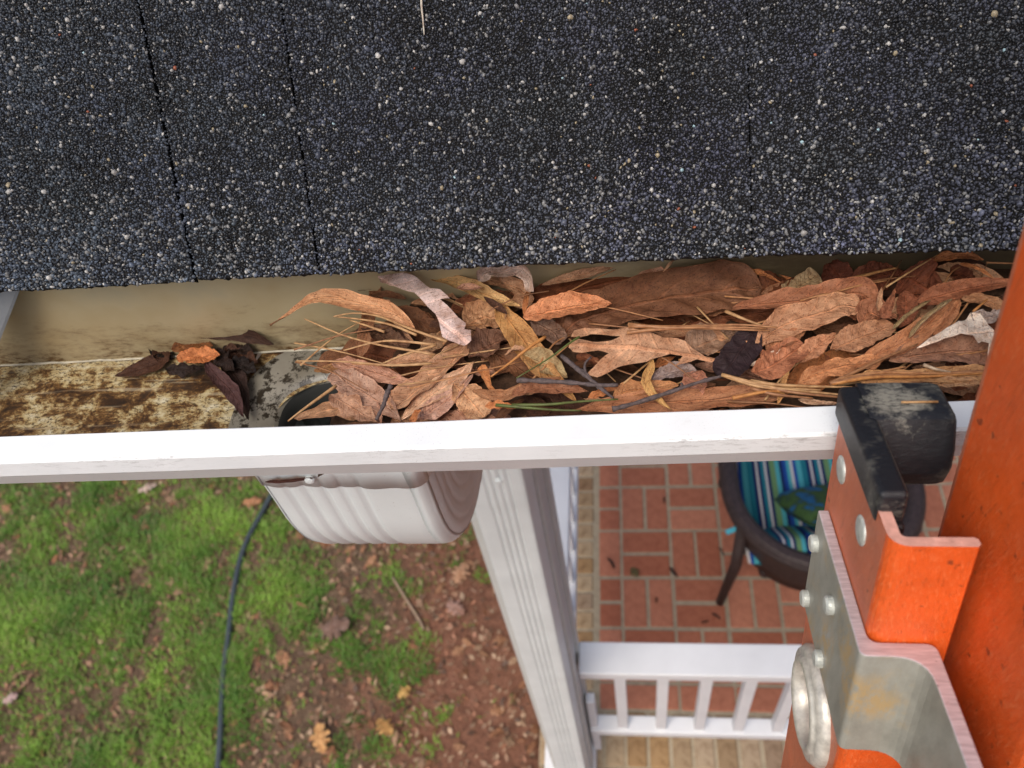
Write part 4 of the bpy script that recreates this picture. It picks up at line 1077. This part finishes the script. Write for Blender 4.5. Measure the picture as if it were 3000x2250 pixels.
hero(Z7, [(0, 1080), (130, 1040), (260, 960), (420, 850)], 230, (.30, .115, .05), 'blunt', 'mottled rust leaf with a white edge beside the pine needles', None, .35, .1)
hero(Z7, [(-20, 1030), (80, 990), (170, 930), (240, 890)], 45, CRM, 'lance', 'white leaf edge beside the rust leaf', None, .3, .3)
hero(Z7, [(390, 1000), (470, 930), (560, 850), (690, 760)], 150, (.37, .165, .075), 'lance', 'orange tan leaf with white rim in the pile', None, .3, .1)
hero(Z7, [(640, 900), (780, 840), (950, 770), (1160, 700)], 185, (.31, .15, .07), 'blunt', 'flat brown tan leaf left of the rolled olive leaves', None, .2)
hero(Z7, [(380, 1170), (550, 1090), (750, 1030), (950, 1000), (1080, 970)], 170, (.39, .165, .06), 'lobed', 'bright rust orange leaf above the bundle of needles', None, .35, .1)
hero(Z7, [(860, 1010), (1050, 920), (1250, 830), (1420, 700), (1560, 580), (1690, 480)], 170, (.37, .16, .065), 'lance', 'long orange brown leaf running back under the rolled leaves', None, .3, .1)
hero(Z7, [(1340, 510), (1550, 450), (1800, 390), (2180, 340)], 150, (.24, .085, .035), 'lance', 'red brown leaf slanting up behind the fly rail', None, .35, .2)
hero(Z7, [(1480, 780), (1580, 660), (1650, 560), (1690, 470)], 100, (.33, .14, .055), 'lance', 'orange brown leaf leaning on the rolled olive leaf', None, .5, .2)
hero(Z7, [(1700, 480), (1850, 490), (2000, 540), (2110, 620)], 90, (.30, .145, .06), 'lance', 'bent ochre leaf behind the cream leaf', None, .5, .3)
hero(Z7, [(1150, 730), (1240, 660), (1350, 580), (1450, 500)], 75, OLV, 'roll', 'short rolled olive leaf tube in the pile', None, 0, 0, .2, .002, 2.6)
hero(Z7, [(1280, 800), (1380, 690), (1500, 590), (1630, 490)], 85, (.35, .26, .13), 'roll', 'longer rolled olive leaf tube in the pile', None, 0, 0, .2, .002, 2.6)
lc[0] += 1
hero(Z7, [(1780, 600), (1880, 640), (1980, 620), (2090, 600)], 130, (.30, .24, .20), 'lobed', 'greyish leaf touching the orange fly rail', None, .3)
hero(Z7, [(880, 1150), (1150, 1130), (1500, 1110), (1980, 1085)], 120, (.36, .19, .07), 'strip', 'flat ochre leaf under the bundle of pine needles', None, .2, .1)
hero(Z7, [(1380, 1240), (1500, 1180), (1700, 1160), (1900, 1170)], 100, (.34, .19, .085), 'lobed', 'torn tan leaf behind the black ladder cap', None, .3)
hero(Z7, [(1030, 580), (1035, 500), (1050, 440), (1062, 390)], 75, TAN, 'spike', 'small tan leaf spike standing upright in the pile', None, .7, .3)
hero(Z7, [(1060, 640), (1100, 560), (1140, 480), (1165, 400)], 110, (.24, .09, .04), 'spike', 'rust leaf spike standing upright in the pile', None, .5, .2)
hero(Z7, [(215, 1340), (250, 1230), (265, 1140), (310, 1070)], 55, (.42, .22, .07), 'lance', 'slim ochre leaf standing on the gutter lip', -.006, .5, .3)
hero(Z7, [(380, 1300), (480, 1320), (600, 1330), (700, 1330)], 45, PTAN, 'lance', 'pale leaf sliver lying along the lip beside the ladder cap', -.010, .3)
# thin dark leaf caught on the elbow's screw
p_ = [aty(q[0], q[1], EY - .0415) for q in ((775, 1412), (840, 1408), (925, 1399))]
V, Fc, lv = leaf_mesh([np.array(x) for x in p_], .0022, 'lance', .3, 0, .2, 77, 14, 4, Vector((0, -1, 0)))
leaf_obj('dry_leaf', V, Fc, lv, (.10, .04, .03), 'thin dark leaf caught on the downspout elbow screw')

# big lobed oak leaf traced as an outline
def outline_leaf(name, Z, outl, stem, tipp, w, colr, label, bulge=.004, flat_pts=None):
    pts = [gut(*Z(p), w) for p in outl] if flat_pts is None else flat_pts
    bm = bmesh.new(); vs = [bm.verts.new(p) for p in pts]; bm.faces.new(vs); bm.normal_update()
    bmesh.ops.triangulate(bm, faces=bm.faces[:], ngon_method='BEAUTY')
    bmesh.ops.subdivide_edges(bm, edges=bm.edges[:], cuts=2, use_grid_fill=True)
    s0 = Vector(stem); ax = Vector(tipp) - s0; L2 = ax.length; ax.normalize(); lt = ax.cross(Vector((0, 0, 1))).normalized()
    V = []; lv = []
    for v in bm.verts:
        d = v.co - s0; t = d.dot(ax) / L2; q = d.dot(lt) / (L2 * .32)
        z = bulge * (.9 - .5 * q * q) * math.sin(math.pi * min(1, max(0, t))) + bulge * .55 * mnoise.noise(Vector((t * 6, q * 3, 1))) + bulge * .6 * abs(q) * math.sin(t * 14)
        V.append(v.co + Vector((0, 0, z))); lv.append((q, t, 0))
    bm.verts.index_update(); Fc = [[v.index for v in f.verts] for f in bm.faces]; bm.free()
    if flat_pts is not None: return V, Fc, lv
    return leaf_obj(name, V, Fc, lv, colr, label)
OAK = [(1680, 915), (1560, 900), (1460, 845), (1400, 800), (1330, 775), (1230, 768), (1130, 742), (1010, 735), (900, 700), (740, 685), (590, 668), (505, 690), (478, 745), (545, 752), (640, 722), (760, 742), (880, 768), (800, 800), (650, 795), (540, 768), (470, 775), (458, 830), (495, 872), (570, 880), (700, 868), (785, 900), (700, 960), (602, 1040), (690, 1062), (800, 1040), (890, 1020), (980, 1000), (1090, 985), (1170, 945), (1280, 905), (1380, 912), (1350, 960), (1320, 985), (1440, 965), (1500, 935), (1590, 945), (1675, 940)]
outline_leaf('oak_leaf', Z6, OAK, gut(*Z6((1670, 930)), -.010), gut(*Z6((470, 810)), -.010), -.0100, (.39, .215, .115), 'deeply lobed tan oak leaf in the middle of the pile')

LILO = [(985, 165), (1060, 150), (1200, 155), (1290, 180), (1360, 230), (1420, 290), (1500, 300), (1580, 375), (1500, 380), (1560, 430), (1640, 510), (1700, 545), (1690, 600), (1740, 600), (1745, 690), (1690, 725), (1640, 720), (1560, 690), (1510, 660), (1490, 560), (1460, 490), (1400, 440), (1350, 380), (1290, 320), (1200, 290), (1130, 260), (1085, 250), (1060, 230), (1010, 215)]
outline_leaf('oak_leaf', Z5, LILO, gut(*Z5((1000, 180)), -.006), gut(*Z5((1700, 700)), -.006), -.006, LIL, 'pale lilac grey oak leaf arching out from under the shingles', .003)
CRMO = [(1340, 885), (1480, 800), (1620, 740), (1740, 650), (1780, 590), (1850, 620), (1900, 680), (1960, 750), (1990, 850), (1985, 960), (1930, 940), (1920, 860), (1860, 850), (1830, 870), (1780, 820), (1680, 810), (1560, 840), (1450, 870)]
outline_leaf('oak_leaf', Z7, CRMO, gut(*Z7((1340, 885)), -.006), gut(*Z7((1980, 760)), -.006), -.006, CRM, 'cream white curled leaf beside the orange fly rail', .004)

# ------------------------------------------------------------------ pine needles and twigs in the gutter
NG = (.46, .27, .12); NO = (.48, .21, .06); NGR = (.10, .125, .03); NB = (.30, .14, .06)
def needle(Z, pts, colr, label, w=-.006, r=.00062, group=None, name='pine_needle', mt='needle', taper=True, cat='pine needle'):
    P = smoothline([gut(*Z(p), w + .0012 * math.sin(k * 1.7)) for k, p in enumerate(pts)], 14)
    rr = [r * (1 - .55 * k / 13 if taper else 1) for k in range(14)]
    V, Fc = tube_geo(P, rr, 6); c = np.mean(V, 0)
    o = mesh(name, V, Fc, M[mt], smooth=True, base=c); o.color = (*colr, 1); tag(o, label, cat, group); return o
G1 = 'pine needles on the leaf pile'
fan = 'pale dry pine needle in the fan at the pile end over the bare gutter'
for p in ([(1450, 800), (1250, 765), (1000, 720), (700, 640), (395, 510)], [(1545, 692), (1250, 590), (1000, 490), (800, 463), (630, 490)], [(1300, 640), (1100, 560), (900, 520), (630, 490)], [(1040, 615), (900, 565), (760, 520)],
          [(1460, 720), (1150, 688), (960, 700), (710, 765)], [(1460, 722), (1200, 800), (980, 890)], [(1420, 870), (1100, 885), (700, 855), (330, 850)]): needle(Z5, p, NG, fan, -.003, .0008, G1)
needle(Z5, [(650, 1050), (400, 1230), (258, 1338)], NG, 'single pale pine needle hanging over the outlet hole', -.010, .0009)
needle(Z6, [(270, 738), (130, 830), (0, 935), (-170, 1060)], NO, 'bright orange pine needle slanting beside the green needle', -.004, .001)
needle(Z6, [(545, 738), (450, 800), (300, 912), (35, 1072)], NGR, 'thin green pine needle slanting across the rolled olive leaf', -.004, .00065)
for p in ([(0, 1292), (300, 1285), (550, 1262), (860, 1243)], [(-130, 1290), (100, 1310), (350, 1330), (560, 1335)]): needle(Z6, p, NGR, 'green pine needle lying along the gutter lip', -.006, .0009, 'green needles by the lip')
pr = 'brown pine needle of the pair lying across the large ribbed leaf'
for p in ([(942, 636), (1150, 655), (1500, 652), (1850, 640), (2150, 662)], [(945, 652), (1300, 664), (1700, 660), (2060, 668)], [(930, 705), (1150, 680), (1500, 668), (2090, 688)]): needle(Z6, p, (.36, .17, .07), pr, -.004, .0010, 'needle pair by the dark leaf')
needle(Z6, [(1730, 530), (1870, 590), (2020, 645)], NG, 'short pale pine needle above the dark purple leaf', -.005, .001)
bn = 'straw coloured pine needle in the bundle beside the black ladder cap'
for p in ([(1700, 1045), (1900, 1095), (2200, 1150), (2500, 1170)], [(1720, 1050), (1950, 1115), (2250, 1165)], [(1740, 1060), (2000, 1140), (2400, 1190)]): needle(Z6, p, NG, bn, -.005, .0010, 'needles beside the cap')
for p in ([(0, 1150), (200, 1180), (500, 1195), (820, 1200)], [(0, 1172), (250, 1215), (500, 1240), (750, 1265)], [(0, 1210), (200, 1260), (500, 1290)], [(100, 1200), (400, 1250), (760, 1285)], [(-150, 1290), (100, 1240), (300, 1235)], [(640, 1172), (900, 1115), (1300, 1100), (1930, 1062)], [(650, 1165), (1000, 1085), (1500, 1090), (1930, 1075)], [(660, 1172), (1000, 1120), (1400, 1115), (1930, 1085)], [(640, 1170), (900, 1050), (1100, 955), (1350, 850)], [(650, 1172), (950, 1100), (1250, 1035)]):
    needle(Z7, p, random.choice([NG, NO, (.42, .20, .08), NB]), bn, -.005, .0010, 'needles beside the cap')
for p in ([(360, 462), (600, 385), (850, 310), (1130, 245)], [(380, 470), (700, 365), (1000, 275), (1190, 232)]): needle(Z7, p, (.38, .19, .07), 'brown pine needle of the pair slanting to the back wall', -.013, .0012, 'needle pair at the back')
needle(Z7, [(1800, 590), (1850, 545), (1915, 488)], NO, 'short orange pine needle behind the cream leaf', -.007, .0008)
needle(Z7, [(1400, 1020), (1500, 1055), (1615, 1078)], (.55, .42, .28), 'short whitish pine needle on the dull brown leaf', -.005, .0009)
q = [LP(x, -.0655 + .001 * x, .0094) for x in (.019, .0255, .032)]
V, Fc = tube_geo(q, .0005, 6); o = mesh('pine_needle', V, Fc, M['needle'], smooth=True, base=tuple(q[1])); o.color = (*NG, 1); tag(o, 'broken pine needle lying on the black ladder cap', 'pine needle')
nrs = random.Random(33)
for k in range(70):                      # thin needles strewn through the pile
    x = nrs.uniform(-.15, .24); v = nrs.uniform(.006, VB - .012); an = nrs.gauss(.12, .5); L_ = nrs.uniform(.02, .06); w = nrs.uniform(-.021, -.010)
    d = np.array([math.cos(an), math.sin(an), nrs.uniform(-.05, .05)]) * L_ * .5; c = np.array(G(x, v, w))
    P = [c - d, c + np.array([0, nrs.uniform(-.003, .003), nrs.uniform(0, .003)]), c + d]
    for q in P: q[1] = min(max(q[1], GY0 + GDY * q[0] + .002), GY0 + GDY * q[0] + VB - .004)
    V, Fc = tube_geo(smoothline(P, 10), [.00055 * (1 - .05 * i_) for i_ in range(10)], 5); cl, nm_ = nrs.choice([(NG, 'straw coloured'), (NB, 'brown'), ((.42, .20, .08), 'reddish')])
    o = mesh('pine_needle', V, Fc, M['needle'], smooth=True, base=c); o.color = (*cl, 1); tag(o, 'thin %s pine needle strewn among the gutter leaves' % nm_, 'pine needle', 'needles strewn through the pile')
def twig(Z, pts, r, label, w=-.006, side=()):
    P = smoothline([gut(*Z(p), w) for p in pts], 18); rs = random.Random(int(pts[0][0]))
    b = MB(); V, Fc = tube_geo(P, [r * (1 + .3 * rs.uniform(-1, 1)) * (1 - .35 * k / 17) for k in range(18)], 7); b.add(V, Fc)
    for sp in side:
        Q = smoothline([gut(*Z(p), w) for p in sp], 8); V, Fc = tube_geo(Q, [r * .65 * (1 - .4 * k / 7) for k in range(8)], 6); b.add(V, Fc)
    c = np.mean(b.v, 0); o = b.build('twig', M['twig'], smooth=True, base=c); tag(o, label, 'twig'); return o
twig(Z5, [(1092, 1050), (1060, 1120), (1035, 1200), (975, 1325)], .0013, 'short grey twig standing at the lip on the tan leaves', -.007)
twig(Z6, [(40, 1088), (250, 1095), (500, 1110), (700, 1130), (860, 1128)], .0013, 'knobbly grey twig lying along the lip', -.008)
twig(Z6, [(400, 890), (520, 990), (640, 1090), (820, 1235)], .0012, 'forked grey twig under the lobed oak leaf', -.009, ([(600, 1060), (590, 960), (640, 900)], [(520, 990), (600, 1030), (700, 1160)]))
twig(Z6, [(815, 1325), (1000, 1275), (1250, 1195), (1500, 1110), (1720, 1050)], .0012, 'purplish brown twig slanting up from the lip to the dark leaf', -.006, ([(1350, 1165), (1380, 1130), (1370, 1110)],))
# pale grass stem lying on the shingles at the top of the picture
P = [onroof(1236, -60) + RN * .0018, onroof(1238, 20) + RN * .0022, onroof(1242, 60) + RN * .002, onroof(1245, 105) + RN * .0016]
V, Fc = tube_geo(smoothline(P, 10), [.0007 - .00004 * k for k in range(10)], 6); o = mesh('pine_needle', V, Fc, M['needle'], smooth=True, base=tuple(P[1])); o.color = (.50, .46, .38, 1); tag(o, 'pale dry needle lying on the shingles', 'pine needle')

# ------------------------------------------------------------------ on the lawn and the porch
n = 7000; pt = []
while len(pt) < n:
    x, y = rng.uniform(-4.0, -.42), rng.uniform(.6, 2.7)
    if rng.random() < .25 + .75 * max(0, min(1, .75 - grass_density(x, y))): pt.append((x, y))
pt = np.array(pt); z = np.array([ground_h(x, y) for x, y in pt]) + rng.uniform(.001, .016, n)
L = rng.uniform(.005, .022, n); W_ = L * rng.uniform(.25, .7, n); an = rng.random(n) * 6.283; tl = rng.uniform(-.6, .6, n)
d = np.stack([np.cos(an), np.sin(an), tl], 1); sd_ = np.stack([-np.sin(an), np.cos(an), rng.uniform(-.5, .5, n)], 1); c0 = np.stack([pt[:, 0], pt[:, 1], z], 1)
V = np.stack([c0 - d * L[:, None], c0 + sd_ * W_[:, None], c0 + d * L[:, None], c0 - sd_ * W_[:, None]], 1).reshape(-1, 3)
i0 = np.arange(n) * 4; cb_ = np.array([[.30, .17, .10], [.20, .10, .055], [.38, .25, .155], [.12, .065, .04], [.33, .15, .085]])[rng.integers(0, 5, n)] * rng.uniform(.7, 1.15, (n, 1))
tag(bulk('leaf_crumbs', V, np.stack([i0, i0 + 1, i0 + 2, i0 + 3], 1).reshape(-1), np.full(n, 4), M['grass'], np.repeat(cb_, 4, 0)), 'brown leaf crumbs strewn over the lawn and clay', 'leaf crumbs', kind='stuff')
hp = []
for q in ((860, 1330), (790, 1455), (765, 1500), (715, 1600), (683, 1720), (668, 1850), (652, 1970), (648, 2060), (643, 2160), (636, 2260), (628, 2400)):
    p = atz(*q, GZ + .03); p[2] = ground_h(p[0], p[1]) + .022; hp.append(p)
V, Fc = tube_geo(smoothline(hp, 60), .0135, 12); tag(mesh('garden_hose', V, Fc, plain('hose_rubber', (.045, .058, .066), .5, .25, 30, .2), smooth=True, base=hp[4]), 'dark grey garden hose lying across the lawn', 'hose')
prs = random.Random(8)
oak_pts = [(0, 0), (.06, .10), (.14, .26), (.22, .12), (.32, .32), (.42, .34), (.44, .16), (.56, .36), (.68, .36), (.66, .15), (.80, .24), (.90, .20), (1, 0), (.90, -.2), (.80, -.22), (.67, -.14), (.70, -.34), (.55, -.38), (.45, -.15), (.40, -.33), (.30, -.30), (.23, -.11), (.13, -.24), (.06, -.09)]
protos = []
for k in range(6):
    if k < 3:
        sp = [np.array([-.04, 0, .004]), np.array([0, prs.uniform(-.006, .006), .012]), np.array([.04, 0, .005])]
        V, Fc, lv = leaf_mesh(sp, .011 + .004 * k, ['lance', 'blunt', 'lance'][k], prs.uniform(-.6, .6), .2, .9, 900 + k, 14, 4)
    else:
        fl = [np.array([(x - .5) * .10, y * .10 * prs.uniform(.85, 1.1), .006]) for x, y in oak_pts]
        V, Fc, lv = outline_leaf('', None, None, (-.05, 0, .006), (.05, 0, .006), 0, None, None, .010, fl)
    me = bpy.data.meshes.new('fallen_leaf'); me.from_pydata([tuple(v) for v in V], [], [tuple(f) for f in Fc]); me.materials.append(M['leaf']); me.polygons.foreach_set('use_smooth', [True] * len(me.polygons)); set_lv(me, lv); protos.append(me)
def fallen(x, y, z, me, colr, label, group, sc=1, rz=None, cat='leaf'):
    o = link('fallen_leaf', me); o.location = (x, y, z); o.rotation_euler = (prs.uniform(-.3, .3), prs.uniform(-.3, .3), prs.uniform(0, 6.28) if rz is None else rz); o.scale = (sc, sc, sc)
    o.color = (*colr, 1); tag(o, label, cat, group); return o
lawn_cols = [((.36, .20, .11), 'dry tan leaf lying on the lawn'), ((.27, .13, .065), 'dry brown leaf lying on the lawn'), ((.36, .24, .15), 'dry pale buff leaf lying on the lawn')]
cnt = 0
while cnt < 200:
    px, py = prs.uniform(-60, 1660), prs.uniform(1395, 2290)
    p = atz(px, py, GZ)
    if p[0] > -.42: continue
    d = grass_density(p[0], p[1])
    if prs.random() > .55 + .4 * (1 - min(1, max(0, d))) or (px < 700 and py < 1800 and prs.random() < .45): continue
    c_, lab = prs.choice(lawn_cols); f_ = prs.uniform(.75, 1.15)
    narrow = prs.random() < .68
    fallen(p[0], p[1], ground_h(p[0], p[1]) + prs.uniform(-.002, .014), prs.choice(protos[:3] if narrow else protos[3:]), tuple(q * f_ for q in c_), lab, 'leaves scattered on the lawn', prs.uniform(.4, .95) if narrow else prs.uniform(.4, .8)); cnt += 1
for (q, c_, lab, sc, rz) in (((432, 1432), (.62, .50, .42), 'large whitish oak leaf on the grass below the gutter', 1.0, .7), ((742, 1475), (.50, .26, .13), 'curled orange tan leaf beside the downspout elbow and the hose', 1.0, .1), ((945, 2165), (.52, .30, .12), 'lobed golden oak leaf on the grass', 1.25, 1.9), ((1130, 2135), (.50, .29, .10), 'upright golden leaf on the dark soil', 1.05, 2.4), ((1185, 2030), (.54, .36, .12), 'small yellow leaf on the dark soil', .7, .9), ((1350, 1680), (.46, .28, .17), 'broad buff leaf on the red clay near the downspout', 1.15, 1.2), ((1335, 1785), (.38, .24, .19), 'flat mauve leaf on the red clay near the downspout', 1.05, 2.5), ((35, 2050), (.50, .37, .35), 'pale pinkish leaf at the edge of the grass', .8, .4), ((985, 1845), (.20, .13, .10), 'broad dark curled leaf half hidden in grass', 1.6, .3)):
    p = atz(*q, GZ + .02); fallen(p[0], p[1], ground_h(p[0], p[1]) + .028, protos[3 + (int(q[0]) % 3)], c_, lab, None, sc, rz)
for (q, c_, lab, sc, k) in (((1790, 1650), (.04, .02, .015), 'slim dark leaf on the porch bricks beside the tan edging', .75, 0), ((1975, 1677), (.035, .022, .015), 'black curled leaf on the porch bricks near a mortar joint', .7, 0), ((1860, 1677), (.14, .12, .045), 'olive brown leaf scrap on the porch bricks', .55, 3), ((2112, 1618), (.05, .025, .02), 'dark leaf beside the wicker chair leg', .6, 0), ((2098, 1806), (.05, .025, .015), 'dark brown leaf at the foot of the chair', .55, 0), ((2065, 1822), (.15, .06, .03), 'small reddish leaf on the porch near the railing', .5, 0), ((1922, 1760), (.20, .075, .04), 'tiny red brown leaf on the porch bricks', .42, 1), ((1945, 1465), (.05, .03, .02), 'thin dark leaf in the shade of the porch', .5, 0), ((2765, 1375), (.05, .025, .015), 'dark leaf on the porch bricks behind the chair', .6, 0)):
    p = atz(*q, .004); fallen(p[0], p[1], .004, protos[k], c_, lab, None, sc)
# pale fallen stick on the clay
P = [atz(*q, GZ + .02) for q in ((1150, 1690), (1190, 1755), (1225, 1810), (1240, 1840))]
P = [np.array([p[0], p[1], ground_h(p[0], p[1]) + .016]) for p in P]
V, Fc = tube_geo(smoothline(P, 14), .007, 7); tag(mesh('stick', V, Fc, plain('stick_bark', (.30, .21, .14), .8, .3, 60, .6), smooth=True, base=P[1]), 'pale fallen stick on the clay below the elbow', 'stick')
print('objects', len(bpy.data.objects), 'tris', sum(len(o.data.loop_triangles) or sum(len(p.vertices) - 2 for p in o.data.polygons) for o in bpy.data.objects if o.type == 'MESH' and len(o.data.polygons) < 500000))
